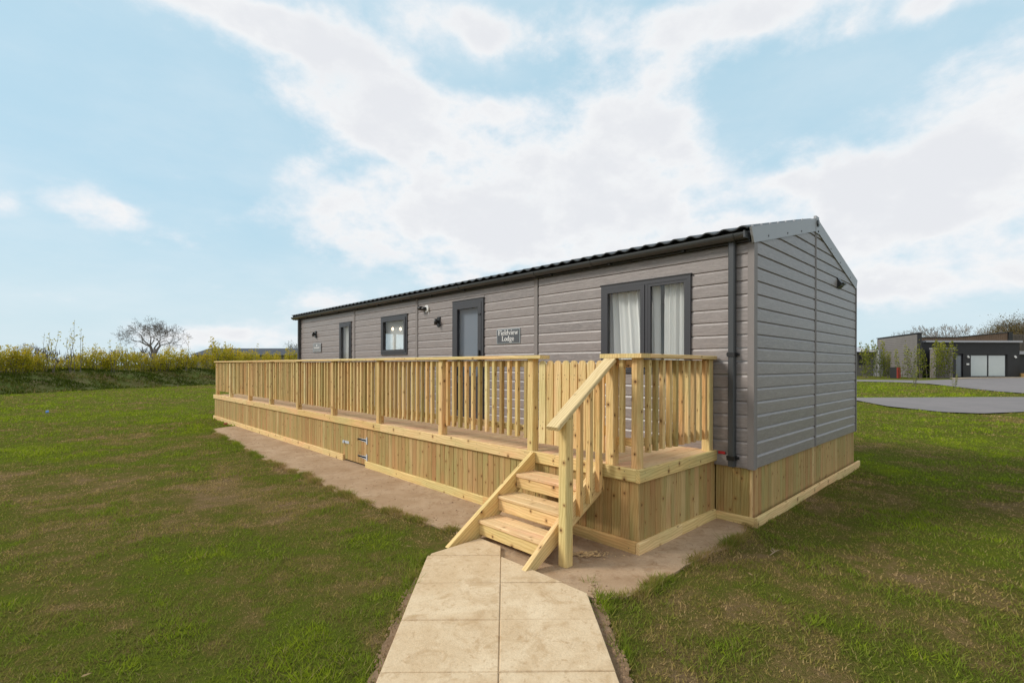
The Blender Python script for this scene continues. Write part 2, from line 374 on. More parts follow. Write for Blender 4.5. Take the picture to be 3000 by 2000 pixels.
LEAF_G = leafmat('sapling leaves', [(0, (.09, .12, .016)), (.5, (.18, .21, .026)), (1, (.36, .34, .05))])
LEAF_B = leafmat('brown copse leaves', [(0, (.10, .075, .04)), (.5, (.16, .12, .055)), (1, (.20, .17, .06))])
LEAF_D = leafmat('dark bank grass', [(0, (.065, .090, .012)), (.4, (.115, .145, .018)), (.7, (.17, .18, .035)), (1, (.34, .24, .11))])
BARK = plain('grey brown bark', (.15, .125, .105), .9, var=.3, scale=5)
TWIG = plain('far twigs', (.20, .175, .16), .95, var=.25)
def concrete(name, c1, c2, c3, sc=1.0, spots=True):
    m, t = new_mat(name); pos = t.node('ShaderNodeNewGeometry').outputs['Position']
    a = t.noise(pos, 2.1 * sc, 6, .65, .4); b = t.noise(pos, 9 * sc, 5, .65); f = t.noise(pos, 70, 4, .7)
    c = t.mix(t.mapr(a, .35, .68), c1, c2); c = t.mix(t.mapr(b, .52, .75, 0, .6), c, c3)
    if spots:
        c = t.mix(t.mapr(t.noise(pos, 16, 4, .65, .5), .56, .72, 0, .75), c, tuple(x * f_ for x, f_ in zip(c1, (.72, .64, .56)))); c = t.mix(t.mapr(t.noise(pos, 5.5, 6, .72, .8), .50, .68, 0, .7), c, tuple(x * f_ for x, f_ in zip(c1, (.78, .71, .62)))); c = t.mix(t.mapr(t.noise(pos, 11, 5, .7), .60, .75, 0, .5), c, tuple(min(.9, x * 1.25) for x in c2))
    c = t.mix(t.mapr(f, .3, .8, 0, .3), c, tuple(x * .6 for x in c1))
    t.put(t.bsdf.inputs['Base Color'], c); t.bsdf.inputs['Roughness'].default_value = .9; t.bsdf.inputs['Specular IOR Level'].default_value = .15
    bump(t, t.math('ADD', t.math('MULTIPLY', b, .8), f), .6, .009); return m
SLAB = concrete('buff paving concrete', (.62, .46, .285), (.74, .59, .40), (.47, .32, .18), 1.0)
APRON = concrete('earth stained concrete', (.385, .262, .160), (.49, .355, .235), (.25, .165, .105), .8)
ASPH = concrete('grey asphalt', (.205, .190, .188), (.235, .215, .212), (.18, .165, .165), .3, False)
SANDY = concrete('sandy path', (.42, .34, .25), (.46, .38, .28), (.36, .28, .2), .5, False)

# ------------------------------------------------------------------ ground
def gz(x): return .67 * np.clip((np.asarray(x) - 4) / 48, 0, 1)
def bumpy(x, y):
    x = np.asarray(x); y = np.asarray(y)
    return .010 * np.sin(1.9 * x + .7 * y + 1) * np.sin(1.3 * y - .6 * x) + .007 * np.sin(4.1 * x - 2.2 * y) * np.sin(3.3 * y + 1.1 * x + 2) + .012 * np.sin(.45 * x + 1) * np.cos(.5 * y)
APOLY = [(-1.45, 12.5), (-2.0, 12.35), (-2.25, 12.1), (-2.33, 9.9), (-2.37, 9.2), (-2.46, 7.9), (-2.49, 6.66), (-2.43, 5.36), (-2.49, 4.05), (-2.44, 3.0), (-2.36, 2.4), (-2.3, 1.9), (-2.5, 1.6), (-2.6, 1.0), (-2.5, .4),
         (-2.45, .20), (-2.39, .10), (-2.24, .02), (-2.1, -.03), (-1.9, 0.0), (-1.74, -.03), (-1.27, -.03), (-1.0, -.06), (-.66, -.08), (-.35, -.06), (-.13, .01), (.02, .06), (.02, .6), (-1.45, .6)]
def in_poly(px, py, poly):
    ins = np.zeros(len(px), bool); n = len(poly)
    for i in range(n):
        x0, y0 = poly[i]; x1, y1 = poly[(i + 1) % n]
        with np.errstate(divide='ignore', invalid='ignore'):
            ins ^= ((y0 > py) != (y1 > py)) & (px < (x1 - x0) * (py - y0) / (y1 - y0) + x0)
    return ins
def axis_pts(lo, hi, a, b, fine, coarse_n):
    mid = np.arange(a, b + 1e-6, fine)
    l = a - np.geomspace(fine, a - lo, coarse_n)[::-1]; r = b + np.geomspace(fine, hi - b, coarse_n)
    return np.concatenate([l, mid, r])
xs = axis_pts(-900, 900, -14, 14, .25, 40); ys = axis_pts(-300, 900, -8, 26, .25, 40)
gx, gy = np.meshgrid(xs, ys); gzv = -.028 + bumpy(gx, gy) * np.clip((60 - np.hypot(gx, gy)) / 30, 0, 1) + gz(gx)
ii = in_poly(gx.ravel(), gy.ravel(), [(-6, -6), (-1.5, -1.2), (-2.0, -.2), (-.2, -.2), (.2, .3), (.2, 13), (-2.4, 13), (-2.7, 1.7), (-7, -3)]).reshape(gx.shape)
gzv[ii] = np.minimum(gzv[ii], -.03)
nv = np.stack([gx.ravel(), gy.ravel(), gzv.ravel()], 1); W_ = len(xs); H_ = len(ys)
idx = np.arange(W_ * H_).reshape(H_, W_)
fc = np.stack([idx[:-1, :-1], idx[:-1, 1:], idx[1:, 1:], idx[1:, :-1]], -1).reshape(-1, 4)
ground = kind(obj('ground', mesh_of('ground', nv, fc, LAWN, True)), 'structure')

def ragged(poly, step, amp):
    rr = random.Random(2); out = []
    for i in range(len(poly)):
        a, b = poly[i], poly[(i + 1) % len(poly)]; n = max(1, int(math.dist(a, b) / step)) if 0 < i < 26 else 1
        for k in range(n):
            u = k / n; q = amp if (n > 1 or 0 < i < 26) else 0; out.append((a[0] + (b[0] - a[0]) * u + rr.uniform(-q, q), a[1] + (b[1] - a[1]) * u + rr.uniform(-q, q)))
    return out
v, f = extrude_poly([(x, y, -.06) for x, y in ragged(APOLY, .09, .022)][::-1], (0, 0, .049))
apron = kind(obj('concrete_apron', mesh_of('concrete_apron', v, f, APRON)), 'structure')

def clip(poly, fn):
    out = []
    for i in range(len(poly)):
        a, b = poly[i], poly[(i + 1) % len(poly)]; fa, fb = fn(*a), fn(*b)
        if fa >= 0: out.append(a)
        if fa * fb < 0:
            k = fa / (fa - fb); out.append((a[0] + (b[0] - a[0]) * k, a[1] + (b[1] - a[1]) * k))
    return out
path = thing('paved_path', 'path of large buff concrete slabs in two columns leading to the timber steps', 'path', (-3.4, 0, 0)); path['kind'] = 'structure'
PC = Vector((-3.556, -.11)); PE = Vector((.679, .734)); PN = Vector((.734, -.679))
for col in (0, 1):
    for r in range(-8, 5):
        e0 = .09 + .52 * r + .0025; e1 = .09 + .52 * (r + 1) - .0025
        n0, n1 = ((-.612, -.0028), (.0028, .604))[col]
        q = [tuple(PC + PE * e + PN * n) for e, n in ((e0, n0), (e0, n1), (e1, n1), (e1, n0))]
        if r >= 3 and col == 0: q = [tuple(PC + PE * e + PN * n) for e, n in ((e0, n0 + .02), (e0, n1), (e1, n1), (e1, n0 + .06 * (r - 2)))]
        q = clip(q, lambda x, y: 1.53 - y)
        q = clip(q, (lambda x, y: -2.3 - x) if col == 0 else (lambda x, y: -2.46 - x))
        if len(q) < 3: continue
        cx = sum(a for a, b in q) / len(q); cy = sum(b for a, b in q) / len(q); zt = .022 + random.uniform(-.002, .002)
        ins = [(cx + (a - cx) * .985, cy + (b - cy) * .985) for a, b in q]; n = len(q)
        vs = [(a - cx, b - cy, -.05) for a, b in q] + [(a - cx, b - cy, zt - .006) for a, b in q] + [(a - cx, b - cy, zt) for a, b in ins]
        fs = [tuple(range(2 * n, 3 * n))] + [(i, (i + 1) % n, n + (i + 1) % n, n + i) for i in range(n)] + [(n + i, n + (i + 1) % n, 2 * n + (i + 1) % n, 2 * n + i) for i in range(n)]
        obj('paving_slab', mesh_of('paving_slab', vs, fs, SLAB), path, Matrix.Translation((cx, cy, 0)))
bed = clip([tuple(PC + PE * e + PN * n) for e, n in ((-4, -.60), (-4, .59), (2.2, .59), (2.2, -.60))], lambda x, y: 1.5 - y); bed = clip(bed, lambda x, y: -2.47 - x)
v, f = extrude_poly([(x, y, -.05) for x, y in bed][::-1], (0, 0, .064)); obj('mortar_bed', mesh_of('mortar_bed', v, f, concrete('joint mortar', (.40, .30, .19), (.46, .36, .24), (.33, .24, .15))), path)
SOIL = concrete('bare brown soil', (.22, .145, .085), (.28, .19, .12), (.16, .105, .06), 2.0)
for n0, n1 in ((.60, .685), (-.665, -.60)):
    q = []; rr = random.Random(6)
    for k in range(44): q.append(PC + PE * (-3 + k * .1) + PN * (n1 + rr.uniform(-.02, .02) if n1 > 0 else n0 + rr.uniform(-.02, .02)))
    for k in (43, 0): q.append(PC + PE * (-3 + k * .1) + PN * (n0 if n1 > 0 else n1))
    q = clip([tuple(p) for p in q], (lambda x, y: -2.5 - x) if n1 > 0 else (lambda x, y: 1.5 - y))
    if n1 < 0: q = q[::-1]
    v, f = extrude_poly([(x, y, -.06) for x, y in q], (0, 0, .046)); kind(obj('soil_strip', mesh_of('soil_strip', v, f, SOIL)), 'structure')
def sheet(name, pts, mat, dz, sub=12):
    """road sheet lying on the gently rising ground: two edges, resampled"""
    a, b = pts
    def rs(e):
        e = np.array(e, float); d = np.r_[0, np.cumsum(np.hypot(*np.diff(e, axis=0).T))]; s = np.linspace(0, d[-1], sub * len(e)); return np.stack([np.interp(s, d, e[:, 0]), np.interp(s, d, e[:, 1])], 1)
    n = sub * max(len(a), len(b)); A = rs(a); B = rs(b); A = A[np.linspace(0, len(A) - 1, n).astype(int)]; B = B[np.linspace(0, len(B) - 1, n).astype(int)]
    K = 14; vs = []; fs = []
    for i in range(n):
        for k in range(K):
            p = A[i] + (B[i] - A[i]) * k / (K - 1); vs.append((p[0], p[1], float(gz(p[0])) + dz))
    for i in range(n - 1):
        for k in range(K - 1): fs.append((i * K + k, i * K + k + 1, (i + 1) * K + k + 1, (i + 1) * K + k))
    me = mesh_of(name, vs, fs, mat)
    return kind(obj(name, me), 'structure')
sheet('road', ([(18.9, 5.5), (18.93, 2.93), (16.58, 1.49), (15.35, -.09), (15.6, -1.0), (17.1, -1.9), (24, -9)], [(22.5, 6.5), (20.4, 3.23), (22.5, 1.0), (24.4, -.9), (25.2, -1.86), (29, -4), (36, -9)]), ASPH, .012)
sheet('far_road', ([(38.3, 14), (38.4, 6.86), (38.3, 4.1), (37, 2.5), (33.5, .93), (31.2, -.06), (29.35, -1.0), (28.4, -1.85), (30, -9)], [(42, 14), (41.9, 7.5), (42.5, 5.5), (43.1, 3.5), (46.7, 1.9), (49, 1.05), (53.5, -1.8), (58, -9)]), ASPH, .014)
sheet('forecourt_path', ([(47.0, 2.05), (49.3, 1.2), (53.8, -1.6), (58.3, -9)], [(50.0, 2.6), (52, 1.6), (56.5, -1.0), (61, -9)]), SANDY, .02)

# ------------------------------------------------------------------ the lodge
P = .137; Z0 = .691; LY = 12.17; LX = 4.29
lodge = thing('holiday_lodge', 'long grey clad single storey lodge with dark windows and shallow pitched roof', 'lodge')
ROOFZ = lambda x: 2.90 + .24 * (x if x < 2.1 else 4.2 - x)
def plank(x_of, zb, zt, flat=False, name='cladding_board'):
    """lapped board of the facade: x_of(z) -> (start, end) along the wall; face leans out, bevelled top edge"""
    h = zt - zb; t = .024
    prof = [(0.0, 0.0), (t - .012, 0), (t, .005), (t, h - .025), (t - .0125, h - .001), (0, h - .001)] if not flat and h > .06 else [(0, 0), (t, .002), (t, h - .002), (0, h)]
    return prof
def facade_board(y0, y1, zb, zt, flat=False):
    prof = plank(None, zb, zt, flat); n = len(prof); L = y1 - y0
    k = ('fb', round(L, 3), round(zt - zb, 3), flat)
    if k not in _cache:
        v = [(-a, -L / 2, z) for a, z in prof] + [(-a, L / 2, z) for a, z in prof]
        f = [tuple(range(n)), tuple(range(2 * n - 1, n - 1, -1))] + [(i, n + i, n + (i + 1) % n, (i + 1) % n) for i in range(n)]
        _cache[k] = mesh_of('cladding_board', v, f, CLAD)
    obj('cladding_board', _cache[k], lodge, Matrix.Translation((0, (y0 + y1) / 2, zb)))
seams = [.035, 2.956, 6.114, 8.74, 12.13]
OPEN = [(.635, 1.835, 1.513, 2.609), (4.16, 4.993, .70, 2.696), (6.485, 7.51, 1.815, 2.602), (8.92, 9.537, .70, 2.602)]
for si in range(4):
    s0 = seams[si] + (.086 if si else 0); s1 = seams[si + 1] - .008
    if si == 3: s1 = seams[4]
    for k in range(-1, 16):
        zb = Z0 + k * P; zt = min(zb + P, 2.862)
        if k == -1: zb = .554
        cuts = [(max(a - .002, s0), min(b + .002, s1), c, d) for a, b, c, d in OPEN if a < s1 and b > s0 and c < zt - .012 and d > zb + .012]
        cur = s0
        for a, b, c, d in sorted(cuts):
            if a > cur + .01: facade_board(cur, a, zb, zt)
            if c > zb + .012: facade_board(a, b, zb, c - .002, True)
            if d < zt - .012: facade_board(a, b, d + .002, zt, True)
            cur = b
        if s1 > cur + .01: facade_board(cur, s1, zb, zt)
    if si < 3:
        board(lodge, 'joint_strip', TRIM, -.029, .004, seams[si + 1] + .010, seams[si + 1] + .082, .556, 2.862, 'Z', .003)
        board(lodge, 'joint_strip', BLACK, -.004, .006, seams[si + 1] - .009, seams[si + 1] + .011, .556, 2.862, 'Z', .001)
# gable towards the camera
for side in (0, 1):
    for k in range(-1, 22):
        zb = Z0 + k * P if k >= 0 else .554; zt = Z0 + (k + 1) * P
        if zb > 3.38: continue
        prof = plank(None, zb, zt); n = len(prof)
        def ends(z):
            lo, hi = (.062, 2.045) if side == 0 else (2.115, LX - .05)
            if side == 0: lo = max(lo, (z - 2.90) / .24)
            else: hi = min(hi, 4.2 - (z - 2.90) / .24)
            return lo, hi
        prof = [(a, z) for a, z in prof]
        xe = [ends(zb + z) for a, z in prof]
        if xe[0][1] - xe[0][0] < .05: continue
        xe = [(a, max(b, a + .001)) if side == 0 else (min(a, b - .001), b) for a, b in xe]
        cx = sum(a + b for a, b in xe) / (2 * n)
        vv = [(xe[i][0] - cx, -prof[i][0], prof[i][1]) for i in range(n)] + [(xe[i][1] - cx, -prof[i][0], prof[i][1]) for i in range(n)]
        ff = [tuple(range(n - 1, -1, -1)), tuple(range(n, 2 * n))] + [(i, (i + 1) % n, n + (i + 1) % n, n + i) for i in range(n)]
        obj('cladding_board', mesh_of('cladding_board', vv, ff, CLAD), lodge, Matrix.Translation((cx, 0, zb)))
board(lodge, 'joint_strip', TRIM, 2.053, 2.075, -.029, .004, .556, 3.36, 'Z', .003)
board(lodge, 'joint_strip', BLACK, 2.077, 2.09, -.010, .006, .556, 3.36, 'Z', .001)
board(lodge, 'joint_strip', TRIM, 2.092, 2.113, -.028, .004, .556, 3.36, 'Z', .003)
# corner trims: near corner (L), far corners
v, f = extrude_poly([(-.031, -.031, .552), (.060, -.031, .552), (.060, -.002, .552), (-.002, -.002, .552), (-.002, .033, .552), (-.031, .033, .552)][::-1], (0, 0, 2.3))
solid(lodge, 'corner_trim', TRIM, v, f)
board(lodge, 'corner_trim', TRIM, LX - .048, LX + .012, -.031, .03, .552, 2.87, 'Z', .003)
board(lodge, 'corner_trim', ANTH, LX - .046, LX - .036, -.034, -.028, .552, 2.87, 'Z', .001)
board(lodge, 'corner_trim', TRIM, -.031, .03, LY - .035, LY + .015, .552, 2.87, 'Z', .003)
# hidden walls, floor, lining
w = MB(); BO = [(.8, 2.2), (6.2, 8.6), (9.2, 11.4)]; cur = .03  # back openings are unseen, added to let more light into the room
for a, b in BO:
    w.box(4.18, LX, cur, a, .56, 2.87).box(4.18, LX, a, b, .56, 1.2).box(4.18, LX, a, b, 2.6, 2.87); cur = b
w.box(4.18, LX, cur, LY, .56, 2.87); obj('back_wall', w.mesh('back_wall', TRIM), lodge)
w = MB(); EO = [(2.62, 2.93, 1.75, 2.6), (3.0, 3.42, 1.75, 2.6)]
w.box(.03, EO[0][0], LY - .08, LY, .56, 2.9).box(EO[0][1], EO[1][0], LY - .08, LY, .56, 2.9).box(EO[1][1], 4.18, LY - .08, LY, .56, 2.9)
for a, b, c, d in EO: w.box(a, b, LY - .08, LY, .56, c).box(a, b, LY - .08, LY, d, 2.9)
obj('end_wall', w.mesh('end_wall', ROOMW), lodge)
w = MB(); w.poly([(0, LY, 2.9), (4.2, LY, 2.9), (2.1, LY, 3.42)]); obj('end_gable', w.mesh('end_gable', TRIM), lodge)
w = MB(); w.box(.02, 4.18, .03, LY - .08, .60, .70); obj('room_floor', w.mesh('room_floor', ROOMF), lodge)
w = MB(); w.box(.02, 4.18, .03, LY - .08, 2.80, 2.86); obj('ceiling', w.mesh('ceiling', ROOMW), lodge)
w = MB()
for a, b, c, d in ((.03, .8, .7, 2.8), (2.2, 6.2, .7, 2.8), (8.6, 9.2, .7, 2.8), (11.4, LY - .09, .7, 2.8), (.8, 2.2, .7, 1.2), (6.2, 8.6, .7, 1.2), (9.2, 11.4, .7, 1.2), (.8, 2.2, 2.6, 2.8), (6.2, 8.6, 2.6, 2.8), (9.2, 11.4, 2.6, 2.8)): w.box(4.165, 4.178, a, b, c, d)
w.box(.03, 4.165, .02, .035, .70, 2.80); obj('wall_lining', w.mesh('wall_lining', ROOMW), lodge)
w = MB(); w.box(.10, 4.165, 5.6, 5.66, .70, 2.80).box(.10, 4.165, 2.9, 2.95, .70, 2.80); obj('partition_wall', w.mesh('partition_wall', ROOMW), lodge)

def frame_boxes(y0, y1, z0, z1, wd, x0, x1, name, par, mat=ANTH):
    m = MB(); m.box(x0, x1, y0, y1, z1 - wd, z1).box(x0, x1, y0, y1, z0, z0 + wd).box(x0, x1, y0, y0 + wd, z0 + wd, z1 - wd).box(x0, x1, y1 - wd, y1, z0 + wd, z1 - wd)
    return obj(name, m.mesh(name, mat), par)
def pane(y0, y1, z0, z1, x, par, mat=GLASS):
    m = MB(); m.poly([(x, y0, z0), (x, y0, z1), (x, y1, z1), (x, y1, z0)]); return obj('glass_pane', m.mesh('glass_pane', mat), par)
def curtain(y0, y1, z0, z1, x, par, folds, amp, gather=0, seed=0):
    rr = random.Random(seed); N = folds * 14; vs = []; fs = []; Z = [z1, (z0 * .4 + z1 * .6), z0]
    ph = [rr.uniform(0, 6) for _ in range(4)]
    for iz, z in enumerate(Z):
        for i in range(N + 1):
            u = i / N; a = u * folds * 2 * math.pi
            yy = y0 + (y1 - y0) * u + gather * iz * math.sin(math.pi * u) * .5
            dx = amp * (math.sin(a + ph[0] + .5 * math.sin(a * .37 + ph[1])) + .45 * math.sin(a * 1.7 + ph[2])) * (1 + .2 * iz)
            vs.append((x + dx, yy, z))
    for iz in range(2):
        for i in range(N): fs.append((iz * (N + 1) + i, iz * (N + 1) + i + 1, (iz + 1) * (N + 1) + i + 1, (iz + 1) * (N + 1) + i))
    return obj('curtain', mesh_of('curtain', vs, fs, CLOTH, True), par)
def win_trim(y0, y1, z1, par):
    board(par, 'drip_bar', BLACK, -.050, -.0145, y0 - .012, y1 + .012, z1, z1 + .014, 'Y', .002)
# patio window: two casements
y0, y1, z0, z1 = OPEN[0]
wf = frame_boxes(y0, y1, z0, z1, .045, -.044, .05, 'window_frame', lodge); wf.name = 'patio_window'
m = MB(); m.box(-.042, .05, 1.165, 1.205, z0 + .045, z1 - .045); obj('mullion', m.mesh('mullion', ANTH), wf)
frame_boxes(1.207, y1 - .047, z0 + .047, z1 - .047, .055, -.050, .0, 'sash', wf)
frame_boxes(y0 + .047, 1.163, z0 + .047, z1 - .047, .030, -.040, .0, 'sash', wf)
pane(1.207 + .053, y1 - .1, z0 + .1, z1 - .1, -.018, wf); pane(y0 + .075, 1.135, z0 + .075, z1 - .075, -.018, wf)
win_trim(y0, y1, z1, wf)
curtain(y0 + .0, 1.02, z0 - .1, z1 + .03, .085, lodge, 6, .020, 0, 1); curtain(1.06, y1 + .05, z0 - .1, z1 + .03, .085, lodge, 7, .020, -.10, 2)
# front door, half glazed
y0, y1, z0, z1 = OPEN[1]
df = frame_boxes(y0, y1, z0, z1, .05, -.045, .05, 'door_frame', lodge); df.name = 'front_door'
frame_boxes(y0 + .052, y1 - .052, z0 + .052, z1 - .052, .085, -.050, .0, 'door_leaf', df)
m = MB(); m.box(-.046, .0, y0 + .137, y1 - .137, 1.30, 1.42).box(-.030, .0, y0 + .137, y1 - .137, .84, 1.30); obj('door_panel', m.mesh('door_panel', ANTH), df)
pane(y0 + .135, y1 - .135, 1.42, z1 - .135, -.02, df, DGLASS); win_trim(y0, y1, z1, df); m = MB(); m.poly([(.045, y0 + .05, 1.35), (.045, y0 + .05, z1 - .05), (.045, y1 - .05, z1 - .05), (.045, y1 - .05, 1.35)]); obj('reflection_sheet', m.mesh('reflection_sheet', plain('grey door reflection tone', (.31, .325, .35), .8, var=.04)), df)  # grey sheet added behind the glass, its colour stands for reflected sky
m = MB(); m.box(-.075, -.05, y0 + .075, y0 + .10, 1.60, 1.85).box(-.09, -.05, y0 + .07, y0 + .105, 1.68, 1.72); obj('door_handle', m.mesh('door_handle', BLACK), df)
m = MB(); m.box(-.058, -.050, y0 + .06, y0 + .12, 2.42, 2.45); obj('hinge_cap', m.mesh('hinge_cap', BLACK), df)
# square window
y0, y1, z0, z1 = OPEN[2]
sf = frame_boxes(y0, y1, z0, z1, .045, -.044, .05, 'window_frame', lodge); sf.name = 'casement_window'; m = MB(); m.poly([(.07, y0 - .02, z0 - .05), (.07, y0 - .02, z1 + .05), (.07, y1 + .02, z1 + .05), (.07, y1 + .02, z0 - .05)]); obj('added_veil', m.mesh('added_veil', PALE_VEIL), lodge)  # veil added behind the glass, standing for room light and reflection
frame_boxes(y0 + .047, y1 - .047, z0 + .047, z1 - .047, .055, -.055, .0, 'sash', sf); pane(y0 + .1, y1 - .1, z0 + .1, z1 - .1, -.018, sf); win_trim(y0, y1, z1, sf)
# tall narrow window
y0, y1, z0, z1 = OPEN[3]
nf = frame_boxes(y0, y1, z0, z1, .045, -.044, .05, 'window_frame', lodge); nf.name = 'narrow_window'
frame_boxes(y0 + .047, y1 - .047, z0 + .047, z1 - .047, .05, -.052, .0, 'sash', nf); pane(y0 + .095, y1 - .095, z0 + .095, z1 - .095, -.018, nf); win_trim(y0, y1, z1, nf)
curtain(y0, y1, z0, z1, .085, lodge, 7, .012, 0, 5)
# far end windows seen through the room
for a, b, c, d in EO:
    m = MB(); m.poly([(a, LY - .03, c), (b, LY - .03, c), (b, LY - .03, d), (a, LY - .03, d)]); obj('glass_pane', m.mesh('glass_pane', GLASS), lodge)
for a, b in BO:  # panes for the added, unseen back openings
    m = MB(); m.poly([(4.23, a, 1.2), (4.23, b, 1.2), (4.23, b, 2.6), (4.23, a, 2.6)]); obj('glass_pane', m.mesh('glass_pane', GLASS), lodge)
# roof
def roof_sheet(side):
    N = int(LY * 1.03 / .18 * 10); vs = []; fs = []; rows = [0, .35, .351, .70, .701, 1.05, 1.051, 1.4, 1.401, 1.75, 1.751, 2.26]
    for j, s in enumerate(rows):
        for i in range(N + 1):
            y = -.0 + (LY + .28) * i / N; a = (y % .182) / .182
            h = .022 * (math.sin(math.pi * a / .6) if a < .6 else -.28 * math.sin(math.pi * (a - .6) / .4))
            x = -.13 + s * .972; z = 2.975 + s * .236 + h + (.018 if j % 2 == 0 and j else 0) * 0 + (-.012 * ((s % .35) / .35) if s else 0)
            vs.append((x if side == 0 else 4.2 - x, y, z))
    n = N + 1
    for j in range(len(rows) - 1):
        for i in range(N): fs.append((j * n + i, j * n + i + 1, (j + 1) * n + i + 1, (j + 1) * n + i))
    o = obj('roof_sheet', mesh_of('roof_sheet', vs, fs, ROOF, False), lodge)
    md = o.modifiers.new('thickness', 'SOLIDIFY'); md.thickness = .012; md.offset = -1; return o
roof_sheet(0); roof_sheet(1)
v, f = extrude_poly([(1.93, 0, 3.47), (2.1, 0, 3.535), (2.27, 0, 3.47), (2.27, 0, 3.455), (2.1, 0, 3.52), (1.93, 0, 3.455)][::-1], (0, LY + .2, 0)); solid(lodge, 'ridge_cap', ROOF, v, f)
# soffit and fascia behind gutter
board(lodge, 'soffit', ANTH, -.055, .01, .0, LY + .2, 2.866, 2.905, 'Y', .002)
board(lodge, 'fascia', ANTH, -.060, -.045, .0, LY + .22, 2.86, 2.965, 'Y', .002)
# barge boards on the gable: painted flashing, bolts
def barge(side, y, ya):
    sx = (lambda x: x) if side == 0 else (lambda x: 4.2 - x)
    q = [(-.045, 2.838), (-.115, 2.985), (2.055, 3.520), (2.055, 3.352)]
    v, f = extrude_poly([(sx(a), y - .006, b) for a, b in q], (0, ya, 0)); b = solid(lodge, 'barge_board', ALU, v, f)
    for x in (.35, .95, 1.45): rod(b, 'screw', BLACK, (sx(x), y - .010, 2.895 + .236 * x), (sx(x), y + .004, 2.895 + .236 * x), .011, 8)
    for x in (.0, .25, .5, .75, 1.0, 1.3, 1.6): rod(b, 'rivet', ALU, (sx(x), y + .03, 3.005 + .246 * x), (sx(x), y + .03, 3.03 + .246 * x), .012, 6)
    return b
for s in (0, 1): barge(s, -.030, .022); 
m = MB(); m.box(2.035, 2.165, -.040, -.010, 3.33, 3.55); cap = obj('ridge_end_cap', m.mesh('ridge_end_cap', ALU), lodge)
rod(cap, 'cap_boss', GUTTER, (2.1, -.055, 3.46), (2.1, -.038, 3.46), .045, 14); rod(cap, 'cap_boss', ALU, (2.1, -.060, 3.46), (2.1, -.052, 3.46), .026, 12); rod(cap, 'screw', BLACK, (2.13, -.048, 3.36), (2.13, -.038, 3.36), .012, 8)
w = MB(); w.box(-.115, 4.3, LY + .2, LY + .22, 2.86, 2.99); 
v, f = extrude_poly([(-.115, LY + .2, 2.86), (-.115, LY + .2, 2.985), (2.1, LY + .2, 3.52), (4.3, LY + .2, 2.985), (4.3, LY + .2, 2.86), (2.1, LY + .2, 3.35)], (0, .02, 0)); solid(lodge, 'barge_board', ANTH, v, f)
# gutter: half round
prof = [(.058 * math.cos(a), .060 * math.sin(a)) for a in np.linspace(0, -math.pi, 11)]; prof += [(.052 * math.cos(a), .054 * math.sin(a)) for a in np.linspace(-math.pi, 0, 11)]
def gutter_run(y0, y1, s, name='gutter', par=None, mat=GUTTER):
    n = len(prof); v = [(-.118 + a * s, y0, 2.935 + b * s) for a, b in prof] + [(-.118 + a * s, y1, 2.935 + b * s) for a, b in prof]
    f = [(i, i + 1, n + i + 1, n + i) for i in range(n - 1)] + [(n - 1, 0, n, 2 * n - 1)] + [tuple(range(n // 2, n)) + tuple(range(0, n // 2))]
    f[-1] = tuple(range(n))[::-1]; f.append(tuple(range(n, 2 * n)))
    return obj(name, mesh_of(name, v, f, mat), par or lodge)
gut = gutter_run(.02, LY + .21, 1.0)
for y in (.16, 1.95, 2.95, 4.7, 6.2, 7.9, 9.6, 11.3): gutter_run(y - .035, y + .035, 1.10, 'gutter_union', gut)
m = MB(); m.box(-.176, -.06, .008, .022, 2.878, 2.945); obj('gutter_end', m.mesh('gutter_end', GUTTER), gut)
for y in np.arange(.7, 12, .98):
    m = MB(); m.box(-.10, -.055, y - .015, y + .015, 2.86, 2.885); obj('gutter_bracket', m.mesh('gutter_bracket', BLACK), gut)
for yy in (.175, LY - .10):
    dp = board(lodge, 'downpipe', GUTTER, -.092, -.027, yy - .033, yy + .033, .565, 2.89, 'Z', .010)
    for z in (1.72, .655):
        m = MB(); m.box(-.098, -.014, yy - .039, yy + .039, z - .025, z + .02).box(-.05, -.014, yy - .062, yy + .062, z - .012, z + .012); obj('pipe_bracket', m.mesh('pipe_bracket', BLACK), dp)
m = MB(); m.box(-.032, -.0148, .256, .330, .676, .705); obj('red_tag', m.mesh('red_tag', RED), lodge)
# lodge skirting: front return and gable
def skirt_run(par, a0, a1, fixed, z0, z1, axis, mat=W_SKIRT, w=.094, th=.020, inward=1):
    n = max(1, round((a1 - a0) / w)); st = (a1 - a0) / n
    for i in range(n):
        s, e = a0 + i * st + .0007, a0 + (i + 1) * st - .0007; j = random.uniform(0, .0022)
        if axis == 'Y': board(par, 'skirting_board', mat, fixed + j, fixed + th + j, s, e, z0, z1, 'Z', .005)
        else: board(par, 'skirting_board', mat, s, e, fixed + j, fixed + th + j, z0, z1, 'Z', .005)
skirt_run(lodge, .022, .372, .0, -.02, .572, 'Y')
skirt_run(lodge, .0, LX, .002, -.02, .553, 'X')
board(lodge, 'skirting_corner', W_POST, -.004, .02, -.002, .021, -.02, .552, 'Z', .002)
board(lodge, 'base_board', W_POST, -.038, -.002, -.034, .345, -.04, .070, 'Y', .006)
board(lodge, 'base_board', W_POST, -.038, LX + .06, -.070, -.034, -.04, .078, 'X', .006)

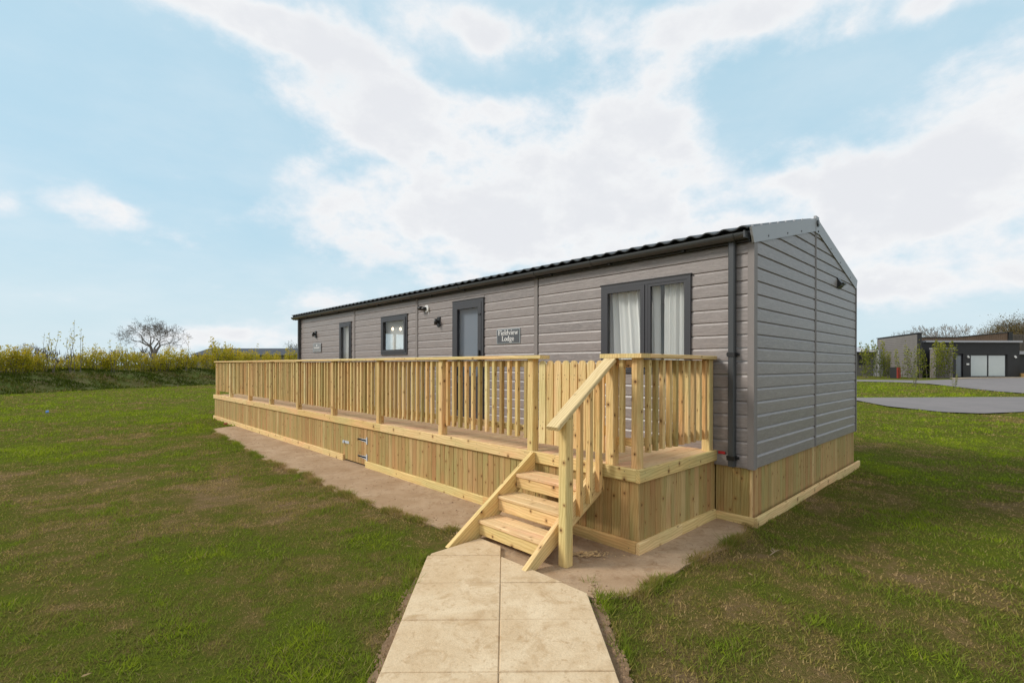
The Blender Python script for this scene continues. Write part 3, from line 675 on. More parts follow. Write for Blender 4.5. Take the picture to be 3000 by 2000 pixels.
# ------------------------------------------------------------------ fittings hung on the lodge
def wall_light(y, z, label):
    t = thing('wall_light', label, 'wall light', (-.016, y, z), 'black up and down lights on the lodge front')
    board(t, 'back_plate', BLACK, -.044, -.014, y - .045, y + .045, z - .085, z + .085, 'Z', .004)
    board(t, 'arm', BLACK, -.070, -.044, y - .02, y + .02, z - .025, z + .025, 'X', .003)
    rod(t, 'lamp_body', BLACK, (-.098, y, z - .052), (-.098, y, z + .052), .030, 16); return t
wall_light(10.98, 2.405, 'small black wall light above the grey plaque at far left of the lodge'); wall_light(5.42, 2.385, 'black wall light beside the front door below the camera')
t = thing('security_camera', 'black bullet camera on a round white base under the eaves', 'security camera', (-.016, 5.82, 2.66))
rod(t, 'base', WHITEP, (-.014, 5.80, 2.655), (-.048, 5.80, 2.655), .065, 18); rod(t, 'body', BLACK, (-.049, 5.80, 2.65), (-.095, 5.90, 2.655), .034, 14); rod(t, 'lens_hood', BLACK, (-.088, 5.885, 2.660), (-.110, 5.96, 2.672), .040, 14)
w = MB(); w.tube([Vector(p) for p in ((-.02, 5.76, 2.62), (-.03, 5.74, 2.57), (-.018, 5.745, 2.53))], [.006] * 3, 6); obj('cable', w.mesh('cable', WHITEP, True), t)
t = thing('security_light', 'black wedge shaped security light high on the lodge gable', 'security light', (3.2, -.016, 2.82))
v, f = extrude_poly([(3.13, -.014, 2.905), (3.13, -.078, 2.80), (3.13, -.072, 2.775), (3.13, -.035, 2.745), (3.13, -.014, 2.735)], (.17, 0, 0)); solid(t, 'housing', BLACK, v, f)
v, f = extrude_poly([(3.14, -.05, 2.80), (3.14, -.105, 2.812), (3.14, -.105, 2.795), (3.14, -.05, 2.775)], (.15, 0, 0)); solid(t, 'sensor_head', BLACK, v, f)

# lettering strokes in em units (x right, y up)
def ring(cx, cy, rx, ry, tx, ty, a0=0, a1=360, n=18):
    out = []; A = np.radians(np.linspace(a0, a1, n + 1))
    for i in range(n):
        o = lambda a, r1, r2: (cx + r1 * math.cos(a), cy + r2 * math.sin(a))
        out.append([o(A[i], rx, ry), o(A[i + 1], rx, ry), o(A[i + 1], rx - tx, ry - ty), o(A[i], rx - tx, ry - ty)])
    return out
def rc(a, b, c, d): return [[(a, b), (c, b), (c, d), (a, d)]]
def sl_(x0, x1, w, y0, y1): return [[(x0, y0), (x0 + w, y0), (x1 + w, y1), (x1, y1)]]
def vee(x, th=.10, tn=.06): return sl_(x + .17, x + .03, th, 0, .46)[0:1] + sl_(x + .19, x + .34, tn, 0, .46) + rc(x - .02, .42, x + .18, .46) + rc(x + .27, .42, x + .44, .46)
GL = {'F': (.56, rc(.08, 0, .21, .7) + rc(0, 0, .29, .05) + rc(0, .65, .52, .7) + rc(.21, .33, .4, .39) + rc(.46, .48, .52, .66) + rc(.36, .26, .4, .46)),
      'i': (.28, rc(.07, 0, .19, .46) + rc(0, 0, .26, .045) + rc(0, .415, .19, .46) + ring(.13, .62, .07, .07, .069, .069, n=12)),
      'e': (.44, ring(.21, .23, .205, .24, .105, .05, 8, 330) + rc(.08, .22, .41, .27)),
      'l': (.28, rc(.07, 0, .19, .72) + rc(0, 0, .26, .045) + rc(0, .675, .19, .72)),
      'd': (.50, ring(.2, .23, .2, .24, .11, .05) + rc(.3, 0, .42, .72) + rc(.24, .675, .42, .72) + rc(.3, 0, .49, .045)),
      'v': (.46, vee(.02)), 'w': (.70, vee(.02)[:2] + rc(0, .42, .2, .46) + [[(x + .27, y) for x, y in q] for q in vee(.02)[:2]] + rc(.56, .42, .73, .46)),
      'L': (.56, rc(.08, 0, .21, .7) + rc(0, 0, .5, .05) + rc(0, .65, .3, .7) + rc(.45, .0, .51, .2)),
      'o': (.48, ring(.22, .23, .22, .24, .115, .05)), 'g': (.48, ring(.2, .28, .185, .19, .10, .045) + ring(.22, -.08, .22, .13, .07, .05) + rc(.33, .41, .46, .46) + rc(.1, .04, .3, .1))}
def lettering(lines, parent, mat, M):
    vs = []; fs = []
    for txt, cx, base, em in lines:
        wd = sum(GL[c][0] for c in txt); x = -wd / 2
        for c in txt:
            for q in GL[c][1]:
                b = len(vs); vs += [(cx + (x + a) * em, base + y * em, 0) for a, y in q] + [(cx + (x + a) * em, base + y * em, .0015) for a, y in q]
                fs += [(b + 4, b + 5, b + 6, b + 7), (b, b + 1, b + 5, b + 4), (b + 1, b + 2, b + 6, b + 5), (b + 2, b + 3, b + 7, b + 6), (b + 3, b, b + 4, b + 7)]
            x += GL[c][0]
    return obj('lettering', mesh_of('lettering', vs, fs, mat), parent, M)
t = thing('name_sign', 'slate name sign reading Fieldview Lodge in white serif letters', 'sign', (-.03, 3.582, 2.05))
board(t, 'border', plain('pale sign edge', (.30, .34, .36), .4), -.034, -.0145, 3.322, 3.843, 1.936, 2.165, 'Y', .003)
board(t, 'face', SLATE, -.038, -.0345, 3.338, 3.827, 1.950, 2.151, 'Y', .001)
SM = Matrix.Translation((-.0385, 3.582, 2.05)) @ Matrix(((0, 0, -1, 0), (-1, 0, 0, 0), (0, 1, 0, 0), (0, 0, 0, 1)))
lettering([('Fieldview', 0, .018, .113), ('Lodge', 0, -.074, .113)], t, WHITEP, SM)
t = thing('plaque', 'small frosted grey plaque on the wall under the far left light', 'plaque', (-.03, 10.89, 2.05))
board(t, 'plate', PLATE, -.042, -.036, 10.62, 11.15, 1.935, 2.17, 'Y', .002)
for yy in (10.66, 11.11):
    for zz in (1.965, 2.14): rod(t, 'standoff', ZINC, (-.014, yy, zz), (-.046, yy, zz), .012, 8)
rod(t, 'emblem', WHITEP, (-.0422, 10.885, 2.115), (-.044, 10.885, 2.115), .022, 12)
m = MB(); m.box(-.0438, -.0422, 10.72, 11.05, 2.035, 2.065); obj('text_band', m.mesh('text_band', plain('pale print', (.5, .5, .5))), t)
# pendant lamp seen through the square window
t = thing('pendant_lamp', 'lit pendant lamp with warm bulbs seen through the square window', 'lamp', (1.2, 8.8, 2.8))
rod(t, 'cord', BLACK, (1.2, 8.8, 2.80), (1.2, 8.8, 2.62), .008, 6); rod(t, 'bar', BLACK, (1.05, 8.92, 2.62), (1.35, 8.66, 2.62), .012, 6)
for q in ((1.05, 8.92), (1.2, 8.8), (1.35, 8.66)):
    vs = []; fs = []
    for i in range(7):
        a = math.pi * i / 6
        for k in range(10): vs.append((q[0] + .026 * math.sin(a) * math.cos(k * .6283), q[1] + .026 * math.sin(a) * math.sin(k * .6283), 2.50 + .042 * math.cos(a)))
    for i in range(6):
        for k in range(10): fs.append((i * 10 + k, (i + 1) * 10 + k, (i + 1) * 10 + (k + 1) % 10, i * 10 + (k + 1) % 10))
    solid(t, 'bulb', BULB, vs, fs, None, True)

# ------------------------------------------------------------------ timber deck
D = -1.53; YR = .344; YL = 14.87; ZD = .70
deck = thing('timber_deck', 'long raised timber deck along the lodge front with boarded skirting', 'deck', (D, 7.6, 0))
n = 96; st = (YL - .04 - (YR + .04)) / n
for i in range(n):
    y = YR + .04 + i * st; x1 = -.022 if y + st < LY + .02 else 4.25
    board(deck, 'deck_board', W_DECK, D + .042, x1, y + .003, y + st - .003, ZD - .028, ZD + random.uniform(-.0012, .0012), 'X', .004)
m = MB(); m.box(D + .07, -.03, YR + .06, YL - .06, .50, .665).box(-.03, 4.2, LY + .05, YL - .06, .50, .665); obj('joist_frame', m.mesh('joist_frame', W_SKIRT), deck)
for a, b in ((YR, 1.60), (1.602, 4.80), (4.802, 8.10), (8.102, 11.6), (11.602, YL)):
    board(deck, 'fascia_board', W_POST, D, D + .040, a + (.042 if a == YR else 0), b, .598, .709, 'Y', .005)
board(deck, 'fascia_board', W_POST, D, -.018, YR, YR + .040, .598, .709, 'X', .005)
board(deck, 'fascia_board', W_POST, D, 4.27, YL - .002, YL + .038, .598, .709, 'X', .005)
HY0, HY1 = 5.275, 6.05
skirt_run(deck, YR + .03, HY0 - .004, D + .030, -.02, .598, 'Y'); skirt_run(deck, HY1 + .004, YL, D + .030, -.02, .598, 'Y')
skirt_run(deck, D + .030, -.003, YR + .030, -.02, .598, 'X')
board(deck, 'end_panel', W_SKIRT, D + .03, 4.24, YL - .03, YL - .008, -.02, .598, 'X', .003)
for a, b in ((YR + .04, 2.4), (2.402, HY0 - .01), (HY1 + .02, 8.9), (8.902, 12.0), (12.002, YL)):
    board(deck, 'base_board', W_POST, D - .006, D + .030, a, b, -.035, .088, 'Y', .006)
board(deck, 'base_board', W_POST, D - .006, -.78, YR, YR + .036, -.035, .088, 'X', .006); board(deck, 'base_board', W_POST, -.778, -.041, YR, YR + .036, -.035, .085, 'X', .006)
hatch = board(deck, 'access_hatch', W_SKIRT, D + .045, D + .055, HY0, HY1, .02, .59, 'Y', .002)
nb = 8; sb = (HY1 - HY0) / nb
for i in range(nb): board(hatch, 'hatch_board', W_SKIRT, D + .026, D + .044, HY0 + i * sb + .001, HY0 + (i + 1) * sb - .001, .018, .594, 'Z', .005)
for z in (.405, .135):
    m = MB(); m.poly([(D + .021, HY0 + .01, z + .028), (D + .021, HY0 + .01, z - .028), (D + .021, HY0 + .30, z - .010), (D + .021, HY0 + .30, z + .010)]); m.box(D + .019, D + .025, HY0 - .025, HY0 + .008, z - .055, z + .055)
    m.box(D + .021, D + .025, HY0 + .008, HY0 + .30, z - .012, z + .012); obj('strap_hinge', m.mesh('strap_hinge', ZINC), hatch)
m = MB(); m.box(D + .018, D + .025, HY1 - .16, HY1 + .05, .285, .325); h = obj('hasp', m.mesh('hasp', ZINC), hatch)
rod(h, 'padlock', ZINC, (D + .0, HY1 + .02, .305), (D + .018, HY1 + .02, .305), .026, 12)

# ------------------------------------------------------------------ railings
X0 = -1.48; ZT = 1.668
def post(par, x, y, z0, z1, ch=.008): return board(par, 'post', W_POST, x, x + .09, y, y + .09, z0, z1, 'Z', ch)
def balusters_y(par, a, b, x):
    n = max(2, round((b - a) / .122)); s = (b - a) / n
    for i in range(n):
        y = a + i * s + (.0 if i == 0 else .012)
        board(par, 'baluster', W_SKIRT if i % 3 == 0 else W_POST, x, x + .044, y, y + .044, .83 + random.uniform(-.003, .003), 1.655, 'Z', .004, random.uniform(-.03, .03))
rail = thing('deck_railing', 'long timber railing along the deck edge left of the steps', 'railing', (X0, 8, ZD))
PY = [1.655, 3.284, 4.933, 6.59, 8.272, 9.93, 11.544, 13.28, 14.755]
for y in PY: post(rail, X0, y, ZD - .001, ZT)
for a, b in zip(PY[:-1], PY[1:]):
    balusters_y(rail, a + .094, b - .012, X0 + .0)
    board(rail, 'bottom_rail', W_POST, X0 + .046, X0 + .090, a + .091, b - .001, .885, .955, 'Y', .004)
    board(rail, 'top_rail', W_POST, X0 + .046, X0 + .090, a + .091, b - .001, 1.585, 1.655, 'Y', .004)
for a, b in ((1.525, 4.98), (4.982, 8.32), (8.322, 11.6), (11.602, 14.90)):
    board(rail, 'cap_rail', W_POST, X0 - .035, X0 + .115, a, b, ZT, 1.706, 'Y', .006)
# return along the far end
for x in (.2, 1.8, 3.2, 4.16): post(rail, x, PY[-1], ZD - .001, ZT)
px = [X0, .2, 1.8, 3.2, 4.16]
for a, b in zip(px[:-1], px[1:]):
    nn = round((b - a - .1) / .122); s = (b - a - .1) / nn
    for i in range(nn): board(rail, 'baluster', W_POST, a + .1 + i * s, a + .144 + i * s, PY[-1] + .046, PY[-1] + .09, .83, 1.655, 'Z', .004)
    board(rail, 'bottom_rail', W_POST, a + .091, b - .001, PY[-1], PY[-1] + .044, .885, .955, 'X', .004); board(rail, 'top_rail', W_POST, a + .091, b - .001, PY[-1], PY[-1] + .044, 1.585, 1.655, 'X', .004)
board(rail, 'cap_rail', W_POST, X0 + .117, 4.3, PY[-1] - .02, PY[-1] + .13, ZT, 1.706, 'X', .006)

cr = thing('corner_railing', 'short timber railing wrapping the deck corner right of the steps', 'railing', (X0, .43, ZD))
post(cr, X0 - .005, .645, ZD - .001, ZT); post(cr, X0, .385, ZD - .001, ZT, .022); post(cr, -.135, .375, ZD - .001, ZT)
board(cr, 'baluster', W_POST, X0 + .0, X0 + .044, .548, .592, .83, 1.655, 'Z')
board(cr, 'bottom_rail', W_POST, X0 + .046, X0 + .09, .476, .644, .885, .955, 'Y'); board(cr, 'top_rail', W_POST, X0 + .046, X0 + .09, .476, .644, 1.585, 1.655, 'Y')
nb = 10; s = (-.135 - (X0 + .09)) / (nb + .25)
for i in range(nb):
    x = X0 + .09 + (i + .45) * s
    board(cr, 'baluster', W_SKIRT if i % 3 == 1 else W_POST, x, x + .044, .375, .419, .835 + random.uniform(-.003, .003), 1.655, 'Z', .004, random.uniform(-.03, .03))
board(cr, 'bottom_rail', W_POST, X0 + .091, -.136, .421, .465, .885, .955, 'X'); board(cr, 'top_rail', W_POST, X0 + .091, -.136, .421, .465, 1.585, 1.655, 'X')
v, f = extrude_poly([(-1.53, .335, ZT), (-1.38, .485, ZT), (-1.38, .765, ZT), (-1.53, .765, ZT)], (0, 0, .038)); solid(cr, 'cap_rail', W_POST, v, f)
board(cr, 'cap_rail', W_POST, -1.378, -.05, .335, .485, ZT, 1.706, 'X', .006)
v, f = extrude_poly([(-1.5285, .3355, ZT), (-1.3785, .3355, ZT), (-1.3785, .4835, ZT)], (0, 0, .038)); solid(cr, 'cap_rail', W_POST, v, f)

gate = thing('picket_gate', 'timber gate of round topped pickets at the head of the steps', 'gate', (-1.44, 1.2, .79))
gp = 8; gs = (1.61 - .775) / gp
for i in range(gp):
    yc = 1.61 - (i + .5) * gs; w = .088; pts = []
    pts = [(-w / 2, .79), (w / 2, .79), (w / 2, 1.610)] + [(w / 2 * math.cos(a) * 1.0, 1.610 + .040 * math.sin(a)) for a in np.linspace(.3, math.pi - .3, 7)] + [(-w / 2, 1.610)]
    M = Matrix.Translation((-1.445 + random.uniform(-.002, .002), yc, .79))
    v, f = extrude_poly([(0, -a, b - .79) for a, b in pts], (.020, 0, 0)); obj('picket', mesh_of('picket', v, f, W_POST), gate, M)
for z in (.95, 1.44): board(gate, 'gate_rail', W_POST, -1.423, -1.385, .785, 1.60, z, z + .09, 'Y', .004)
beam(gate, 'gate_brace', W_POST, (-1.404, .83, 1.04), (-1.404, 1.55, 1.44), .036, .08, .004, (0, 1, 0))

# ------------------------------------------------------------------ steps
steps = thing('timber_steps', 'three timber steps with one sloping handrail up to the deck', 'steps', (-2.1, 1.15, 0))
for k, (x, z) in enumerate(((-2.295, .176), (-2.055, .353), (-1.815, .528))):
    board(steps, 'tread', W_TREAD, x, x + .13, .772, 1.568, z - .032, z, 'Y', .006); board(steps, 'tread', W_TREAD, x + .134, x + .262, .772, 1.568, z - .032, z, 'Y', .006)
    board(steps, 'riser', W_POST, x + .012, x + .045, .773, 1.567, z - .137, z - .033, 'Y', .004)
    for yy in (.772, 1.53): board(steps, 'cleat', W_SKIRT, x + .06, x + .24, yy, yy + .038, z - .075, z - .034, 'X', .003)
sa = [(-2.635, 0), (-2.27, 0), (-1.565, .50), (-1.5325, .55), (-1.5325, .705), (-1.56, .712)]
for y, nm in ((1.57, 'stringer'), (.726, 'stringer')):
    off = .045; q = sa if y > 1 else [(-2.555, 0), (-2.40, 0), (-1.55, .455), (-1.5325, .50), (-1.5325, .75), (-1.545, .745)]
    v, f = extrude_poly([(a, y, b) for a, b in q], (0, off if y > 1 else .044, 0))
    # grain along the rake: local Z set to the slope
    z = Vector((.83, 0, .557)).normalized(); x = Vector((0, 1, 0)); yv = z.cross(x); M = Matrix((x, yv, z)).transposed().to_4x4(); M.translation = (-2.1, y, .3); Mi = M.inverted()
    o = obj(nm, mesh_of(nm, [Mi @ p for p in v], f, W_POST), steps, M)
board(steps, 'newel_post', W_POST, -2.195, -2.105, .597, .687, -.01, 1.17, 'Z', .010)
beam(steps, 'handrail', W_RAIL, (-2.305, .648, 1.104), (-1.535, .648, 1.650), .125, .038, .006)
for x in (-2.03, -1.895, -1.76, -1.625):
    zt = 1.10 + (x + 2.305) * .709 - .02; zb = .02 + (x + 2.40) * .60
    q = [(x - .022, zb), (x + .022, zb + .03), (x + .022, zt + .03), (x - .022, zt)]
    v, f = extrude_poly([(a, .681, b) for a, b in q], (0, .044, 0)); o = obj('baluster', mesh_of('baluster', [Vector(p) - Vector((x, .70, 0)) for p in v], f, W_POST), steps, Matrix.Translation((x, .70, 0)))
beam(steps, 'under_rail', W_POST, (-2.14, .705, 1.165), (-1.50, .705, 1.62), .040, .065, .004)

def screws(par, pts, r=.0045):
    m = MB()
    for (x, y, z), ax in pts:
        b = len(m.v); u, w = {'x': ((0, 1, 0), (0, 0, 1)), 'z': ((1, 0, 0), (0, 1, 0)), 'y': ((1, 0, 0), (0, 0, 1))}[ax]; d = {'x': (-.0012, 0, 0), 'z': (0, 0, .0012), 'y': (0, -.0012, 0)}[ax]
        q = [(x + d[0] + r * (u[0] * math.cos(a) + w[0] * math.sin(a)), y + d[1] + r * (u[1] * math.cos(a) + w[1] * math.sin(a)), z + d[2] + r * (u[2] * math.cos(a) + w[2] * math.sin(a))) for a in np.linspace(0, 2 * math.pi, 7)[:6]]
        m.v += q if ax == 'z' else q[::-1] if ax == 'x' else q; m.f.append(tuple(range(b, b + 6)))
    o = obj('screw_heads', m.mesh('screw_heads', plain('dark screw steel', (.06, .05, .04), .5)), par); o['kind'] = 'stuff'; return o
P1 = []
for y in np.arange(.5, 14.8, .405):
    for z in (.625, .682): P1.append(((D, y + random.uniform(-.01, .01), z + random.uniform(-.004, .004)), 'x'))
for x in np.arange(-1.45, -.05, .40):
    for z in (.625, .682): P1.append(((x, YR, z), 'y'))
for y in np.arange(.45, 14.8, .62):
    if not HY0 - .05 < y < HY1 + .05: P1.append(((D - .006, y, .03 + random.uniform(-.01, .01)), 'x'))
screws(deck, P1)
P2 = []
for x, z in ((-2.295, .176), (-2.055, .353), (-1.815, .528)):
    for dx in (.035, .095, .168, .228):
        for y in (.795, 1.545): P2.append(((x + dx, y, z), 'z'))
screws(steps, P2)
P3 = []
for i in range(gp):
    for z in (.975, 1.015, 1.465, 1.505): P3.append(((-1.4475, 1.61 - (i + .5) * gs + random.uniform(-.02, .02), z), 'x'))
screws(gate, P3)

# ------------------------------------------------------------------ bank, hedge and far left
BD = Vector((.823, .568, 0)); BN = Vector((-.568, .823, 0)); BP = Vector((-6.93, 36.21, 0))
def bank_h(s): return np.interp(s, [-.6, .0, .9, 1.9, 2.8, 5, 9, 22], [-.06, .04, .55, 1.0, 1.15, 1.15, .9, -.05])
us = np.linspace(-60, 60, 260); ss = np.array([-.6, -.2, .2, .6, 1.0, 1.4, 1.8, 2.2, 2.6, 3.2, 4, 5, 7, 9, 14, 22])
vs = []; fs = []
for i, u in enumerate(us):
    for j, s in enumerate(ss):
        p = BP + BD * u + BN * (s + .45 * math.sin(u * .3) + .25 * math.sin(u * 1.1 + 1)); a = 1 + .09 * math.sin(u * .8 + s) + .05 * math.sin(u * 2.3)
        vs.append((p.x, p.y, float(bank_h(s)) * a + (.05 * math.sin(u * 3.7 + s * 5) if 0 < s < 6 else 0)))
k = len(ss)
for i in range(len(us) - 1):
    for j in range(k - 1): fs.append((i * k + j, (i + 1) * k + j, (i + 1) * k + j + 1, i * k + j + 1))
def bankmat():
    m, t = new_mat('rough bank turf'); pos = t.node('ShaderNodeNewGeometry').outputs['Position']
    a = t.noise(pos, .9, 6, .65, .4); b = t.noise(pos, 6, 5, .7)
    c = t.ramp(t.math('ADD', t.math('MULTIPLY', a, .7), t.math('MULTIPLY', b, .3)), [(.3, (.20, .13, .07)), (.45, (.125, .11, .03)), (.6, (.095, .13, .015)), (.75, (.14, .17, .02))])
    t.put(t.bsdf.inputs['Base Color'], c); t.bsdf.inputs['Roughness'].default_value = .95; bump(t, b, 1, .1); return m
bank = kind(obj('earth_bank', mesh_of('earth_bank', vs, fs, bankmat(), True)), 'structure')

def set_rnd(me, vals):
    a = me.attributes.new('rnd', 'FLOAT', 'FACE'); a.data.foreach_set('value', np.asarray(vals, np.float32))
def leaves(points, size, mat, name, seed=0, rnd=None):
    """loose leaf-sized quads at points (N,3)"""
    r = np.random.default_rng(seed); N = len(points); s = size * r.uniform(.6, 1.35, N)[:, None]
    a = r.normal(size=(N, 3)); a /= np.linalg.norm(a, axis=1)[:, None]; b = r.normal(size=(N, 3)); b -= (b * a).sum(1)[:, None] * a; b /= np.linalg.norm(b, axis=1)[:, None]
    q = np.stack([points - a * s, points + b * s * .55, points + a * s, points - b * s * .55], 1).reshape(-1, 3)
    me = mesh_of(name, q, np.arange(4 * N).reshape(-1, 4), mat); set_rnd(me, r.random(N) if rnd is None else np.clip(rnd + r.normal(0, .18, N), 0, 1)); return me
def rough_grass():
    r = np.random.default_rng(5); N = 60000
    u = r.uniform(-34, 30, N); s = r.uniform(-.5, 3.6, N); off = .45 * np.sin(u * .3) + .25 * np.sin(u * 1.1 + 1)
    x = BP.x + BD.x * u + BN.x * (s + off); y = BP.y + BD.y * u + BN.y * (s + off); z = bank_h(s) * (1 + .09 * np.sin(u * .8 + s) + .05 * np.sin(u * 2.3)) + np.where(s > 0, .05 * np.sin(u * 3.7 + s * 5), 0) - .02
    cl = .5 + .5 * np.sin(u * 1.7 + 2 * s) * np.sin(u * .6 - 3 * s + 1); h = r.uniform(.05, .18, N) * (.5 + cl); an = r.uniform(0, 2 * np.pi, N); w = r.uniform(.02, .05, N); le = r.uniform(-.6, .6, (N, 2)) * h[:, None]
    b = np.stack([x, y, z], 1); dx = np.stack([np.cos(an) * w, np.sin(an) * w, 0 * w], 1)
    q = np.stack([b - dx, b + dx, b + np.stack([le[:, 0], le[:, 1], h], 1)], 1).reshape(-1, 3)
    me = mesh_of('rough_grass', q, np.arange(3 * N).reshape(-1, 3), LEAF_D); set_rnd(me, np.clip(.3 + .35 * np.sin(u * .9 + s * 2) + r.normal(0, .25, N), 0, 1)); return me
kind(obj('rough_grass', rough_grass()), 'stuff')

def whip_shrub(seed, n_stem, h, spread, leaf, leafn, mat, top=.5):
    r = random.Random(seed); st = MB(); pts = []
    for k in range(n_stem):
        a = r.uniform(0, 6.283); b = Vector((math.cos(a), math.sin(a), 0)) * r.uniform(0, spread * .35); hh = h * r.uniform(.6, 1.05) if k else h
        lean = Vector((math.cos(a), math.sin(a), 0)) * r.uniform(.1, .5) * spread; P_ = [b + lean * (i / 5) ** 1.3 + Vector((r.gauss(0, .03), r.gauss(0, .03), hh * i / 5)) for i in range(6)]
        st.tube(P_, [.016 * (1 - .85 * i / 5) + .003 for i in range(6)], 4)
        for j in range(leafn):
            u = r.random() ** .8 * .92 + .08; i = min(int(u * 5), 4); p = P_[i].lerp(P_[i + 1], u * 5 - i)
            rad = spread * .34 * (1.15 - u * (1 - top * .3)) * r.random() ** .5; a2 = r.uniform(0, 6.283)
            pts.append((p.x + math.cos(a2) * rad, p.y + math.sin(a2) * rad, max(.05, p.z + r.gauss(0, .09))))
    pts = np.array(pts); hr = np.clip(.25 + .5 * pts[:, 2] / h, 0, 1)
    return st.mesh('stem', BARK), leaves(pts, leaf, mat, 'foliage', seed, hr)
protos = [whip_shrub(20 + i, 11, [1.5, 1.7, 1.35, 1.6, 1.9, 1.45][i], 1.25, .050, 135, LEAF_Y) for i in range(6)]
def shrub(me2, p, label, group, sc=1, name='hedge_shrub'):
    t = thing(name, label, 'shrub', p, group, random.uniform(0, 6)); M = Matrix.Translation(p) @ Matrix.Rotation(random.uniform(0, 6), 4, 'Z') @ Matrix.Scale(sc, 4)
    obj('stem', me2[0], t, M); obj('foliage', me2[1], t, M); return t
u = -15.5; i = 0
while u < 42:
    for row in (0, 1):
        p = BP + BD * (u + row * .45 + random.uniform(-.2, .2)) + BN * (3.1 + row * .9 + random.uniform(-.3, .3) + .45 * math.sin(u * .3)); p.z = 1.08
        if row == 0: shrub(protos[i % 6], p, 'bushy yellow green shrub in the hedge on top of the bank', 'yellow green shrubs of the hedge on the bank', random.choice((.55, .72, .85, .95, 1.0, 1.12, 1.3)) * random.uniform(.92, 1.08) * (1 if u < 9 else 1.15))
        i += 1
    u += random.uniform(.65, 1.15)
whips = [whip_shrub(60 + i, 3, [3.0, 2.7, 3.2][i], .7, .060, 26, LEAF_Y, 1.6) for i in range(3)]
def at(px, py, d):
    return CAM + (FW + RT * ((px - 1500) / FPX) + Vector((0, 0, 1)) * ((YH - py) / FPX)) * d
for j, (px, d, sc, lb) in enumerate(((130, 31, .85, 'tall thin yellow leaved sapling above the hedge, far left of its row'), (155, 31, .98, 'second tall sapling from the left standing above the hedge'), (205, 31.5, 1.05, 'tallest bare stemmed sapling leaning above the hedge near the left'), (235, 31.5, .95, 'tall sapling just right of the tallest one above the hedge'), (330, 33, .82, 'lone sapling above the hedge left of the bare oak'), (545, 38, .85, 'slim sapling above the hedge right of the bare oak'), (640, 41, .86, 'leafy sapling in front of the dark barn roof left end'), (745, 43, .9, 'leafy sapling in front of the middle of the barn roof'))):
    p = at(px, 1080, d); p.z = 1.08
    shrub(whips[j % 3], p, lb, 'tall saplings standing above the hedge', sc, 'tall_sapling')

def tree_mesh(seed, h, levels, spread, trunk_r, min_r=.018, lean=.0, first=3, up=.25, n0=7, fork=.22):
    r = random.Random(seed); tk = MB(); cr_ = MB(); tips = []
    def grow(p, d, L, rad, lv):
        pts = [p]; q = p; dd = d
        for i in range(3):
            dd = (dd + Vector((r.gauss(0, .16), r.gauss(0, .16), r.gauss(0, .1) + up * .12))).normalized(); q = q + dd * L / 3; pts.append(q)
        r1 = max(rad * .62, min_r * .6); (tk if lv <= 1 else cr_).tube(pts, [rad + (r1 - rad) * i / 3 for i in range(4)], n0 if lv < 2 else (4 if lv < 4 else 3))
        if lv >= levels: tips.append(q); return
        nb = first if lv == 0 else (3 if r.random() < .45 else 2)
        for k in range(nb):
            ax = d.orthogonal().normalized(); ax.rotate(Matrix.Rotation(6.283 * (k + r.random() * .7) / nb, 3, d).to_3x3()); ang = r.uniform(.35, .85) * spread
            nd = (dd * math.cos(ang) + ax * math.sin(ang)).normalized(); nd = (nd + Vector((0, 0, up * .3))).normalized()
            grow(pts[3] if k < 2 or lv == 0 else pts[2], nd, L * r.uniform(.66, .86), r1 * (.85 if k == 0 else .68), lv + 1)
    grow(Vector((0, 0, 0)), Vector((lean, 0, 1)).normalized(), h * fork, trunk_r, 0)
    return tk.mesh('trunk', BARK, True), cr_.mesh('crown', TWIG), np.array([tuple(t) for t in tips])
def tree(p, meshes, label, sc=1, group=None, name='bare_tree', rz=0, leafmesh=None):
    sc = sc / max(q.co.z for q in meshes[1].vertices)          # sc is the height in metres
    t = thing(name, label, 'tree', p, group); M = Matrix.Translation(p) @ Matrix.Rotation(rz, 4, 'Z') @ Matrix.Scale(sc, 4)
    obj('trunk', meshes[0], t, M); obj('crown', meshes[1], t, M)
    if leafmesh: obj('foliage', leafmesh, t, M)
    return t
oak = tree_mesh(4, 14.5, 8, 1.15, .62, .035, .05, 4, .16, 8, .20)
p = at(455, 1080, 98); p.z = .2; tree(p, oak, 'large bare oak with a broad crown standing beyond the hedge', 11.2, None, 'bare_oak', 1.0)
sm = tree_mesh(9, 7.0, 6, .9, .22, .02, 0, 3, .3, 6, .22); p = at(862, 1070, 82); p.z = .2
tree(p, sm, 'small twiggy tree beside the barn at the far lodge corner', 5.6, None, 'twiggy_tree', .4, leaves(sm[2], .07, LEAF_B, 'foliage', 3))
dm = tree_mesh(12, 7.5, 7, .95, .25, .02, 0, 4, .2, 6, .2); p = at(105, 1070, 112); p.z = .2
tree(p, dm, 'low rounded bare tree behind the hedge at far left', 6.4, None, 'rounded_tree', .2)

# far bare hedgerow, one mass of twigs
def hedgerow():
    r = np.random.default_rng(8); N = 21000; u = r.uniform(-62, 80, N); top = 2.6 + .55 * np.sin(u * .5) + .4 * np.sin(u * 1.3 + 1) + .25 * np.sin(u * 3.1)
    z = r.random(N) ** .8 * top; s = r.normal(0, .7, N); c0 = at(330, 1070, 66)
    x = c0.x + RT.x * u + FW.x * s; y = c0.y + RT.y * u + FW.y * s; b = np.stack([x, y, z], 1); d = np.stack([r.normal(0, .35, N), r.normal(0, .35, N), r.uniform(.2, .9, N)], 1); an = r.uniform(0, 6.28, N); w = np.stack([np.cos(an), np.sin(an), 0 * an], 1) * r.uniform(.03, .09, N)[:, None]
    return mesh_of('far_hedgerow', np.stack([b - w, b + w, b + d], 1).reshape(-1, 3), np.arange(3 * N).reshape(-1, 3), plain('winter hedge twigs', (.13, .115, .105), .95, var=.35, scale=.6))
